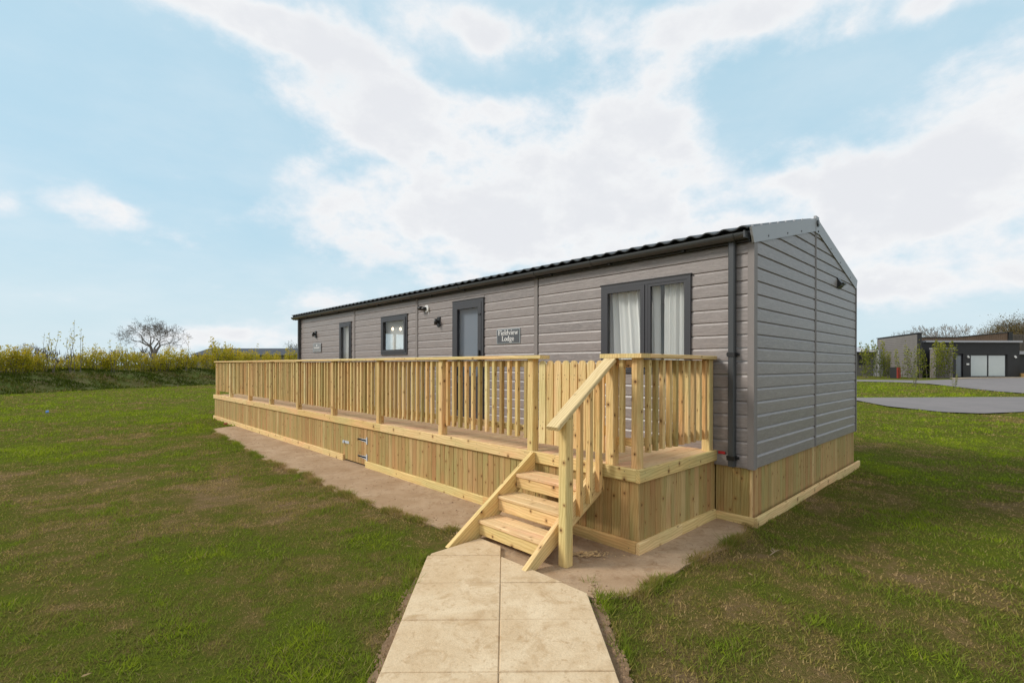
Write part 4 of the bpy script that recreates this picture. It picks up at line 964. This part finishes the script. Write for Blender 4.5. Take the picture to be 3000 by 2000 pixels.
kind(obj('far_hedgerow', hedgerow()), 'stuff')
# barn with dark roof
bp = at(735, 1068, 66); barn = thing('barn', 'long low barn with dark slate roof behind the hedge', 'barn', (bp.x, bp.y, 0), None, -YAW - .10)
BM = WM[barn]; m = MB(); m.box(-6.3, 9, -2.5, 2.5, 0, 3.0); obj('wall', m.mesh('wall', plain('barn wall', (.16, .15, .15), .9)), barn, BM)
v, f = extrude_poly([(-6.6, -3.0, 2.86), (-6.0, 0, 3.82), (-6.6, 3.0, 2.86)], (16, 0, 0)); obj('roof', mesh_of('roof', v, f, plain('slate roof', (.038, .040, .050), .6, var=.2, scale=1.5)), barn, BM)

# ------------------------------------------------------------------ houses to the right, axes along the view
HS = 44 / FPX
def hx(px): return (px - 1500) * HS
HO = CAM + FW * 44; HO.z = 0
HM = Matrix.Translation(HO) @ Matrix.Rotation(-YAW, 4, 'Z')
def hz(py, px=2850): return CAM.z - (py - YH - (px - 1500) * ROLL) * HS
DARK = plain('charcoal house cladding', (.028, .028, .030), .6, var=.15, scale=2); GREYB = plain('weathered grey boards', (.185, .168, .158), .8, var=.2, scale=1.2); BROWN = plain('brown larch boards', (.20, .125, .085), .8, var=.35, scale=.8)
PALE = plain('pale roof edge', (.42, .42, .45), .5); CURT = plain('drawn white blind', (.62, .66, .66), .7, var=.05)
def hbox(par, name, mat, px0, px1, d0, d1, py0, py1):
    m = MB(); m.box(hx(px0), hx(px1), d0, d1, hz(py1), hz(py0)); return obj(name, m.mesh(name, mat), par, HM)
house = thing('modern_house', 'black flat roofed modern house with two tall curtained windows', 'house', HM @ Vector((hx(2840), 3, .6)))
m = MB(); x0, x1 = hx(2690), hx(2986); zb, zt = hz(1108), hz(1003)
for a, b, c, d in ((2690, 2784, 1108, 1003), (2784, 2822, 1036, 1003), (2822, 2844, 1108, 1003), (2844, 2950, 1038, 1003), (2844, 2950, 1108, 1102), (2950, 2986, 1108, 1003)): m.box(hx(a), hx(b), 0, .3, hz(c), hz(d))
m.box(x0 + .7, x0 + 1.0, .3, 2.3, zb, zt).box(x1 - .3, x1, .3, 2.3, zb, zt).box(x0 + .7, x1, 2.3, 2.5, zb, zt); obj('wall', m.mesh('wall', DARK), house, HM)
for k in range(14):
    z = zt - .12 - k * .23; m = MB(); m.box(x0 - .01, x1 + .01, -.022, 0 - .002, z - .205, z) if z > hz(1036) else m.box(hx(2952), x1 + .01, -.022, -.002, z - .205, z)
    obj('cladding_board', m.mesh('cladding_board', DARK), house, HM)
hbox(house, 'roof', PALE, 2706, 2988, -.25, 2.4, 997.5, 1003)
m = MB(); m.box(hx(2784), hx(2822), .12, .2, hz(1106), hz(1037)); dr_ = obj('door', m.mesh('door', ANTH), house, HM)
hbox(dr_, 'glass_pane', plain('grey door glass', (.20, .215, .23), .15), 2788, 2818, .10, .12, 1042, 1103)
for a, b in ((2845, 2896), (2897, 2949)):
    m = MB(); m.box(hx(a), hx(b), .10, .18, hz(1103), hz(1038)); wn = obj('window', m.mesh('window', ANTH), house, HM); hbox(wn, 'blind', CURT, a + 2, b - 2, .085, .10, 1041, 1101)
for px, lb in ((2834, 'small wall light between the door and the windows of the black house'), (2972, 'small wall light right of the windows on the black house')):
    t = thing('house_wall_light', lb, 'wall light', HM @ Vector((hx(px), -.05, hz(1043)))); hbox(t, 'bracket', WHITEP, px - 2, px + 1, -.12, -.03, 1041, 1046); hbox(t, 'shade', WHITEP, px - 1, px + 2, -.16, -.06, 1044, 1048)
t = thing('letter_box', 'small white letter box beside the black house door', 'letter box', HM @ Vector((hx(2833), -.05, hz(1067)))); hbox(t, 'body', WHITEP, 2830, 2836, -.12, -.03, 1064, 1069)
wing = thing('grey_boarded_wing', 'tall grey boarded side wall with dark coping beside the black house', 'building', HM @ Vector((hx(2687), -1, .6)))
WA = Vector((35.5, -1.0, 0)); WB = Vector((38.2, 7.3, 0)); WL = (WB - WA).length; wd_ = (WB - WA).normalized(); wang = math.atan2(wd_.y, wd_.x)
WMx = HM @ Matrix.Translation(WA) @ Matrix.Rotation(wang, 4, 'Z')          # local x runs back along the wall, -y is the near side hidden, +y faces the camera
m = MB(); m.box(0, WL, -.36, -.04, .2, 4.48); obj('wall', m.mesh('wall', DARK), wing, WMx)
nb = 22
for k in range(nb):
    z = .62 + (4.42 - .62) * k / nb; m = MB(); m.box(0, WL, -.035, .0, z, z + (4.42 - .62) / nb - .022); obj('cladding_board', m.mesh('cladding_board', GREYB), wing, WMx)
m = MB(); m.box(-.06, WL + .05, -.40, .05, 4.482, 4.56); obj('coping', m.mesh('coping', DARK), wing, WMx)
porch = thing('boarded_porch', 'low grey boarded porch between the grey wing and the black house', 'porch', HM @ Vector((hx(2712), -2, .6)))
hbox(porch, 'wall', GREYB, 2688, 2736, -1.9, -1.3, 1024, 1106); hbox(porch, 'roof', PALE, 2686, 2742, -2.0, -1.3, 1021.5, 1024); hbox(porch, 'side_wall', DARK, 2736.3, 2746, -1.85, -.03, 1024, 1106)
scr = thing('larch_clad_house', 'brown board clad building rising behind the black house', 'building', HM @ Vector((hx(2830), 12, .7)))
d0 = 11.0; k_ = (44 + d0) / 44
def sx(px): return (px - 1500) * HS * k_
def sz(py): return CAM.z - (py - YH - 3.4) * HS * k_
v, f = extrude_poly([(sx(2690), d0, .5), (sx(2952), d0, .5), (sx(2952), d0, sz(973)), (sx(2800), d0, sz(988)), (sx(2690), d0, sz(988.5))], (0, .6, 0)); obj('wall', mesh_of('wall', v, f, BROWN), scr, HM)
nb = 40
for k in range(nb):
    a = 2692 + 258 * k / nb; b = a + 5.9; top = lambda p: 988.5 if p < 2800 else 988.5 - (p - 2800) / 152 * 15
    v, f = extrude_poly([(sx(a), d0 - .03, 2), (sx(b), d0 - .03, 2), (sx(b), d0 - .03, sz(top(b) + 1.5)), (sx(a), d0 - .03, sz(top(a) + 1.5))], (0, .025, 0)); obj('cladding_board', mesh_of('cladding_board', v, f, BROWN), scr, HM)
v, f = extrude_poly([(sx(2689), d0 - .1, sz(989.5)), (sx(2800), d0 - .1, sz(989)), (sx(2953), d0 - .1, sz(974)), (sx(2953), d0 - .1, sz(972)), (sx(2800), d0 - .1, sz(987)), (sx(2689), d0 - .1, sz(987.5))], (0, .7, 0)); obj('coping', mesh_of('coping', v, f, DARK), scr, HM)
m = MB(); m.box(sx(2952.5), sx(2963), d0 - .15, d0 + .5, .5, sz(972)); obj('corner_pier', m.mesh('corner_pier', DARK), scr, HM)
gv = thing('grey_slatted_house', 'grey vertical boarded house at the right edge behind the black house', 'building', HM @ Vector((sx(2990), d0 + 2, .7)))
m = MB(); m.box(sx(2964), sx(3060), d0 + 1.2, d0 + 6, .5, sz(977)); obj('wall', m.mesh('wall', GREYB), gv, HM)
for k in range(22):
    m = MB(); m.box(sx(2964 + k * 4.2), sx(2966.4 + k * 4.2), d0 + 1.13, d0 + 1.19, .5, sz(977)); obj('batten', m.mesh('batten', BARK), gv, HM)
cab = thing('dark_cabin', 'dark cabin with pale roof and timber railing at the right edge', 'cabin', HM @ Vector((hx(3010), 2, .6)))
hbox(cab, 'wall', DARK, 2994, 3080, 1.2, 5, 1036, 1106); hbox(cab, 'roof', PALE, 2990, 3090, .9, 5.3, 1027, 1036.5); hbox(cab, 'deck', W_SKIRT, 2991, 3080, -.6, 1.1, 1093, 1106)
for k in range(12): hbox(cab, 'baluster', W_POST, 2992 + 5 * k, 2993.4 + 5 * k, -.5, -.44, 1072, 1093)
hbox(cab, 'handrail', W_POST, 2990.5, 3056, -.55, -.40, 1068.5, 1071.8)
low = thing('pale_roofed_house', 'low house with pale grey roof between the lodge and the grey wing', 'house', HM @ Vector((hx(2530), 5, .6)))
def lbox(name, mat, a, b, d0, d1, p0, p1, par=low):
    k = (44 + 5) / 44; m = MB(); m.box((a - 1500) * HS * k, (b - 1500) * HS * k, d0, d1, CAM.z - (p1 - YH - 2.6) * HS * k, CAM.z - (p0 - YH - 2.6) * HS * k); return obj(name, m.mesh(name, mat), par, HM)
lbox('wall', GREYB, 2440, 2557, 5.0, 9, 1033, 1106); kk = 49 / 44; X_ = lambda a: (a - 1500) * HS * kk; Z_ = lambda p_: CAM.z - (p_ - YH - 2.6) * HS * kk
v, f = extrude_poly([(X_(2435), 4.7, Z_(1031)), (X_(2435), 8, Z_(1013)), (X_(2435), 11, Z_(1031))], (X_(2573) - X_(2435), 0, 0)); obj('roof', mesh_of('roof', v, f, PALE), low, HM)
lbox('gutter', DARK, 2436, 2556, 4.55, 4.69, 1030.5, 1034); lbox('porch_wall', ALU, 2557.5, 2568, 4.2, 6, 1024, 1106); lbox('window', DARK, 2515, 2548, 4.96, 4.99, 1042, 1068)
# saplings in front
sp = [whip_shrub(90 + i, [5, 7, 4][i], 2.9, .85, .065, [70, 95, 60][i], LEAF_G, 1.0) for i in range(3)]
for j, (px, d, sc, pr, lb) in enumerate(((2534, 43.5, 1.08, 1, 'leafy sapling nearest the lodge corner on the verge'), (2572, 43.5, 1.14, 1, 'dense sapling at the left end of the grey wing'), (2600, 43, .80, 1, 'bushy sapling left of the black and red bin'), (2640, 42, .88, 2, 'sparse sapling just right of the black and red bin'), (2662, 41.8, 1.0, 0, 'thin upright sapling in front of the grey wing middle'), (2695, 41.2, 1.02, 0, 'slender sapling at the right end of the grey wing'), (2722, 41, 1.02, 2, 'sapling in front of the low grey porch'), (2750, 41.3, 1.10, 1, 'leafy yellowing sapling left of the black house door'), (2775, 41.5, 1.08, 1, 'last leafy sapling on the verge beside the black house door'))):
    p = at(px, 1090, d); p.z = float(gz(p.x)) - .03; shrub(sp[pr], p, lb, 'young saplings along the far verge', sc, 'verge_sapling')
p = at(2623, 1090, 42.3); p.z = float(gz(p.x)) - .03
bin_ = thing('litter_bin', 'black box shaped bin with a red side on the far grass verge', 'bin', p, None, -YAW - 1.15); M = WM[bin_]
m = MB(); m.box(-.28, .25, -.25, .25, 0, .93); obj('body', m.mesh('body', BLACK), bin_, M); m = MB(); m.box(.252, .275, -.25, .25, .02, .93); obj('side_panel', m.mesh('side_panel', plain('red bin side', (.50, .06, .04), .5)), bin_, M); m = MB(); m.box(-.30, .27, -.27, .27, .932, .96); obj('lid', m.mesh('lid', BLACK), bin_, M)
# trees beyond the houses
bt = [tree_mesh(31 + i, 7.5, 6, .85, .16, .02, 0, 3, .4, 5, .2) for i in range(2)]
bl = [leaves(b[2][::2], .045, LEAF_B, 'foliage', 40 + i) for i, b in enumerate(bt)]
for px, d, sc, i, lb in ((2655, 78, 6.9, 0, 'small bare tree rising left of the grey wing parapet corner'), (2697, 76, 7.6, 1, 'bare twiggy tree rising just right of the grey wing parapet'), (2745, 78, 7.5, 0, 'bare tree above the middle of the brown boarded parapet'), (2785, 77, 7.9, 1, 'wide bare tree right of the middle one behind the houses'), (2895, 84, 7.6, 0, 'thin conifer like tree above the brown boarded building')):
    p = at(px, 1070, d); p.z = .5; tree(p, bt[i], lb, sc, 'bare trees behind the modern houses', 'bare_tree', random.uniform(0, 6), bl[i])
cp = tree_mesh(55, 9.5, 7, .95, .28, .03, 0, 4, .25, 6, .18); r = np.random.default_rng(3)
pts = np.repeat(cp[2], 14, 0) + r.normal(0, .42, (len(cp[2]) * 14, 3)); cl = leaves(pts, .055, LEAF_B, 'foliage', 9)
for px, d, sc, lb in ((2925, 92, 8.6, 'lower rounded brown tree above the larch clad building'), (2975, 90, 10.3, 'tall rounded brown leafed tree at the right edge'), (3030, 92, 11.0, 'brown leafed tree cut by the right edge of the view')):
    p = at(px, 1070, d); p.z = .5; tree(p, cp, lb, sc, 'brown leafed trees at the right edge', 'brown_tree', random.uniform(0, 6), cl)

# ------------------------------------------------------------------ grass
def vnoise(x, y, sc, seed):
    g = np.random.default_rng(seed).random((256, 256)); X = x * sc + 1000; Y = y * sc + 1000; i = np.floor(X).astype(int); j = np.floor(Y).astype(int); u = X - i; w = Y - j; u = u * u * (3 - 2 * u); w = w * w * (3 - 2 * w)
    G = lambda a, b: g[a % 256, b % 256]
    return (G(i, j) * (1 - u) + G(i + 1, j) * u) * (1 - w) + (G(i, j + 1) * (1 - u) + G(i + 1, j + 1) * u) * w
def vigour(x, y): return np.clip(.5 + 1.35 * (.34 * vnoise(x, y, .8, 1) + .34 * vnoise(x, y, 2.6, 2) + .32 * vnoise(x, y, 8.0, 3) - .5), 0, 1)
def lawn_blades():
    r = np.random.default_rng(21); P_ = []; rings = [(.3, 4.5, 6200, .026, .0038), (4.5, 8, 3200, .030, .0055), (8, 14, 1050, .034, .010), (14, 24, 330, .045, .02), (24, 46, 75, .06, .045)]
    allq = []; rnd = []; vig = []
    for r0, r1, dens, h, w in rings:
        a0, a1 = YAW - 1.25, YAW + 1.4; area = (a1 - a0) * (r1 * r1 - r0 * r0) / 2; N = int(area * dens)
        rad = np.sqrt(r.uniform(r0 * r0, r1 * r1, N)); an = r.uniform(a0, a1, N); x = CAM.x + np.sin(an) * rad; y = CAM.y + np.cos(an) * rad
        ok = ~in_poly(x, y, [(px - .0, py) for px, py in APOLY]); q = np.stack([x - PC.x, y - PC.y], 1); e = q @ np.array(PE); n = q @ np.array(PN)
        ok &= ~((n > -.655) & (n < .675) & (e < 2.1)); ok &= ~((x > -1.5) & (x < LX + .02) & (y > -.06) & (y < YL)) & ~((x > -1.55) & (y > YR - .02) & (y < YL + .02) & (x < 4.3))
        s = (x - BP.x) * BN.x + (y - BP.y) * BN.y; ok &= s < .5
        for rp in ([(18.9, 6), (18.93, 2.93), (16.58, 1.49), (15.35, -.09), (15.6, -1), (17.1, -1.9), (24, -9), (36, -9), (29, -4), (25.2, -1.86), (24.4, -.9), (22.5, 1), (20.4, 3.23), (22.5, 6.5)], [(38.3, 14), (38.4, 6.86), (38.3, 4.1), (37, 2.5), (33.5, .93), (31.2, -.06), (29.35, -1.0), (28.4, -1.85), (30, -9), (58, -9), (53.5, -1.8), (49, 1.05), (46.7, 1.9), (43.1, 3.5), (42.5, 5.5), (41.9, 7.5), (42, 14)]): ok &= ~in_poly(x, y, rp)
        vg = vigour(x, y); keep = r.random(N) < (.10 + 1.15 * vg ** 1.3); ok &= keep; x = x[ok]; y = y[ok]; N = len(x); vg = vg[ok]
        z = -.03 + bumpy(x, y) * np.clip((60 - np.hypot(x, y)) / 30, 0, 1) + gz(x)
        hh = h * r.uniform(.45, 1.25, N) * (.35 + 1.5 * vg ** 1.5); ww = w * r.uniform(.6, 1.2, N); t = r.uniform(0, 6.283, N); le = r.normal(0, .65, (N, 2)) * hh[:, None]
        b = np.stack([x, y, z], 1); dx = np.stack([np.cos(t) * ww, np.sin(t) * ww, 0 * ww], 1); tip = np.stack([le[:, 0], le[:, 1], hh], 1)
        allq.append(np.stack([b - dx, b + dx, b + tip], 1).reshape(-1, 3)); rnd.append(r.random(N)); vig.append(vg)
    # longer fringe along path and apron edges
    def fringe(a, b, n, out, hh0):
        a = np.array(a); b = np.array(b); u = r.random(n); c = a + (b - a) * u[:, None] + r.normal(0, .030, (n, 2)) + np.array(out) * np.abs(r.normal(0.01, .03, n))[:, None]
        return c, hh0
    edges = [(APOLY[i], APOLY[i + 1]) for i in list(range(1, 11)) + list(range(16, 26))]
    L0 = [tuple(PC + PE * e + PN * -.675) for e in (-2, 1.7)]; L1 = [tuple(PC + PE * e + PN * .70) for e in (-2, 1.25)]
    F = []
    for a, b in edges: F.append(fringe(a, b, int(2600 * math.dist(a, b)), (0, 0), .032)[0])
    for L in (L0, L1): F.append(fringe(L[0], L[1], 2200, (0, 0), .026)[0])
    c = np.concatenate(F); N = len(c); clump = .5 + .5 * np.sin(7 * c[:, 0] + 4 * c[:, 1]) * np.sin(9 * c[:, 1] - 3 * c[:, 0]); ok = r.random(N) < clump; c = c[ok]; clump = clump[ok]; N = len(c)
    hh = .055 * r.uniform(.4, 1.3, N) * (.4 + clump); ww = .0045 * r.uniform(.6, 1.2, N); t = r.uniform(0, 6.283, N); le = r.normal(0, .6, (N, 2)) * hh[:, None]; b = np.stack([c[:, 0], c[:, 1], np.full(N, -.028)], 1)
    allq.append(np.stack([b - np.stack([np.cos(t) * ww, np.sin(t) * ww, 0 * ww], 1), b + np.stack([np.cos(t) * ww, np.sin(t) * ww, 0 * ww], 1), b + np.stack([le[:, 0], le[:, 1], hh], 1)], 1).reshape(-1, 3)); rnd.append(r.random(N)); vig.append(.3 + .4 * clump)
    q = np.concatenate(allq).astype(np.float32); rn = np.concatenate(rnd); N = len(q) // 3
    me = bpy.data.meshes.new('grass'); me.vertices.add(3 * N); me.vertices.foreach_set('co', q.ravel()); me.loops.add(3 * N); me.loops.foreach_set('vertex_index', np.arange(3 * N, dtype=np.int32))
    me.polygons.add(N); me.polygons.foreach_set('loop_start', np.arange(0, 3 * N, 3, dtype=np.int32)); me.update(calc_edges=True); me.materials.append(BLADE); set_rnd(me, rn); a_ = me.attributes.new('vig', 'FLOAT', 'FACE'); a_.data.foreach_set('value', np.concatenate(vig).astype(np.float32)); print('blades', N); return me
kind(obj('grass', lawn_blades()), 'stuff')

# ------------------------------------------------------------------ small things on the ground
def chips(name, cx, cy, n, sp, size, mat, label, cat, ang=0, asp=1.0):
    vs = []; fs = []
    for i in range(n):
        x = random.gauss(0, sp); y = random.gauss(0, sp * asp); c = Vector((cx + x * math.cos(ang) - y * math.sin(ang), cy + x * math.sin(ang) + y * math.cos(ang), .004)); a = random.uniform(0, 6.28); l = size * random.uniform(.5, 1.4); w = l * .35
        d = Vector((math.cos(a), math.sin(a), random.uniform(-.1, .1))) * l; e = Vector((-math.sin(a), math.cos(a), random.uniform(-.2, .4))) * w; b = len(vs); vs += [c - d - e, c + d - e, c + d + e, c - d + e]; fs.append((b, b + 1, b + 2, b + 3))
    o = obj(name, mesh_of(name, vs, fs, mat)); o['kind'] = 'stuff'; return o
chips('wood_shavings', -1.86, .66, 150, .10, .012, plain('fresh shavings', (.58, .40, .19), .8), '', '', -.8, .45)
def clods():
    m = MB(); rr = random.Random(4)
    for side, n0, n1, N in ((1, .628, .70, 420), (-1, .632, .68, 160)):
        for i in range(N):
            e = rr.uniform(-.9, 1.15); n = rr.uniform(n0, n1) * side; c = PC + PE * e + PN * n; q = rr.choice((.004, .006, .008, .012)) * rr.uniform(.7, 1.4); b = len(m.v); z = -.014
            m.v += [(c.x + q * rr.uniform(.7, 1.3), c.y, z), (c.x, c.y + q * rr.uniform(.7, 1.3), z + q * .2), (c.x - q * rr.uniform(.7, 1.3), c.y, z), (c.x, c.y - q, z), (c.x + rr.uniform(-.4, .4) * q, c.y, z + q * rr.uniform(.6, 1.1))]
            m.f += [(b, b + 1, b + 4), (b + 1, b + 2, b + 4), (b + 2, b + 3, b + 4), (b + 3, b, b + 4)]
    for i in range(900):
        y = rr.uniform(-.05, 12.0); x = rr.uniform(-2.45, -1.57) if y > .4 else rr.uniform(-2.3, -.15)
        if rr.random() > .75 and y > 3: continue
        if not (y > 1.75 or y < .3 or x > -1.9): continue
        q = rr.choice((.003, .004, .006, .010)) * rr.uniform(.7, 1.5); b = len(m.v); z = -.012
        m.v += [(x + q * rr.uniform(.7, 1.4), y, z), (x, y + q * rr.uniform(.7, 1.4), z), (x - q, y, z), (x, y - q, z), (x + rr.uniform(-.4, .4) * q, y, z + q * rr.uniform(.5, 1.0))]
        m.f += [(b, b + 1, b + 4), (b + 1, b + 2, b + 4), (b + 2, b + 3, b + 4), (b + 3, b, b + 4)]
    return m.mesh('earth_crumbs', plain('loose earth', (.27, .18, .11), 1, var=.4, spec=0))
kind(obj('earth_crumbs', clods()), 'stuff')
def twig(name, p, label, mat):
    m = MB(); p = Vector(p)
    p2 = p; V_ = lambda q: Vector(q) * .75; m.tube([p + V_(q) for q in ((-.10, .02, .0), (-.04, 0, .02), (.03, .01, .012), (.09, -.02, .025))], [.004, .0055, .005, .003], 5); m.tube([p + V_(q) for q in ((-.04, 0, .02), (-.05, .03, .045))], [.006, .003], 5); m.tube([p + V_(q) for q in ((.03, .01, .012), (.05, .05, .04))], [.006, .003], 5)
    return tag(obj(name, m.mesh(name, mat, True)), label, 'twig')
twig('dry_twig', (-.645, -.43, -.01), 'pale forked dry twig lying on the grass near the lodge corner', plain('bleached twig', (.27, .20, .12), .9))
v, f = extrude_poly([(-1.71, 12.97, -.02), (-1.63, 12.96, -.02), (-1.60, 13.03, -.02), (-1.67, 13.07, -.02)], (.01, .01, .05)); tag(obj('brick_fragment', mesh_of('brick_fragment', v, f, plain('red brick', (.40, .12, .07), .9))), 'small broken red brick piece by the far deck corner', 'brick')
v, f = extrude_poly([(-5.17, 20.5, -.01), (-5.09, 20.52, .0), (-5.09, 20.57, .02), (-5.15, 20.58, .01)], (.0, .02, .05)); tag(obj('plastic_scrap', mesh_of('plastic_scrap', v, f, plain('blue plastic', (.08, .20, .50), .5))), 'blue plastic scrap lying on the lawn far left', 'litter')
lm = plain('dry fallen leaf', (.25, .18, .09), .95, spec=.05)
def fallen_leaf(x, y, s, a, lb):
    vs = [(-1, 0, .0), (-.4, .45, .12), (.5, .35, .05), (1, 0, .15), (.5, -.35, .1), (-.4, -.4, .02)]
    o = obj('fallen_leaf', mesh_of('fallen_leaf', [tuple(c * s for c in q) for q in vs], [(0, 1, 2, 3, 4, 5)], lm), None, Matrix.Translation((x, y, float(bumpy(x, y)) + float(gz(x)) + .004)) @ Matrix.Rotation(a, 4, 'Z')); tag(o, lb, 'leaf', 'dry fallen leaves on the lawn')
for (px, py, lb) in ((2880, 1700, 'pale fallen leaf on the right lawn, nearest the right edge'), (2690, 1515, 'pale fallen leaf on the grass right of the lodge gable end'), (2200, 1680, 'fallen leaf on the grass between the apron and right lawn'), (1200, 1600, 'pale fallen leaf just left of the path head'), (255, 1985, 'pale fallen leaf at the bottom left of the lawn')):
    d = FW + RT * ((px - 1500) / FPX) - Vector((0, 0, 1)) * ((py - YH) / FPX); q = CAM + d * (CAM.z / -d.z); fallen_leaf(q.x, q.y, .022, random.uniform(0, 6), lb)
# weeds on the grass island between the roads
for px, py, sc, lb in ((2678, 1128, .42, 'brown weed stalk at the edge of the far road'), (2795, 1140, .30, 'low grey weed clump on the grass between the roads')):
    p = at(px, 1090, 29.5 if px < 2700 else 26.4); p.z = float(gz(p.x)) - .02; shrub(sp[2], p, lb, None, sc, 'weed_clump')
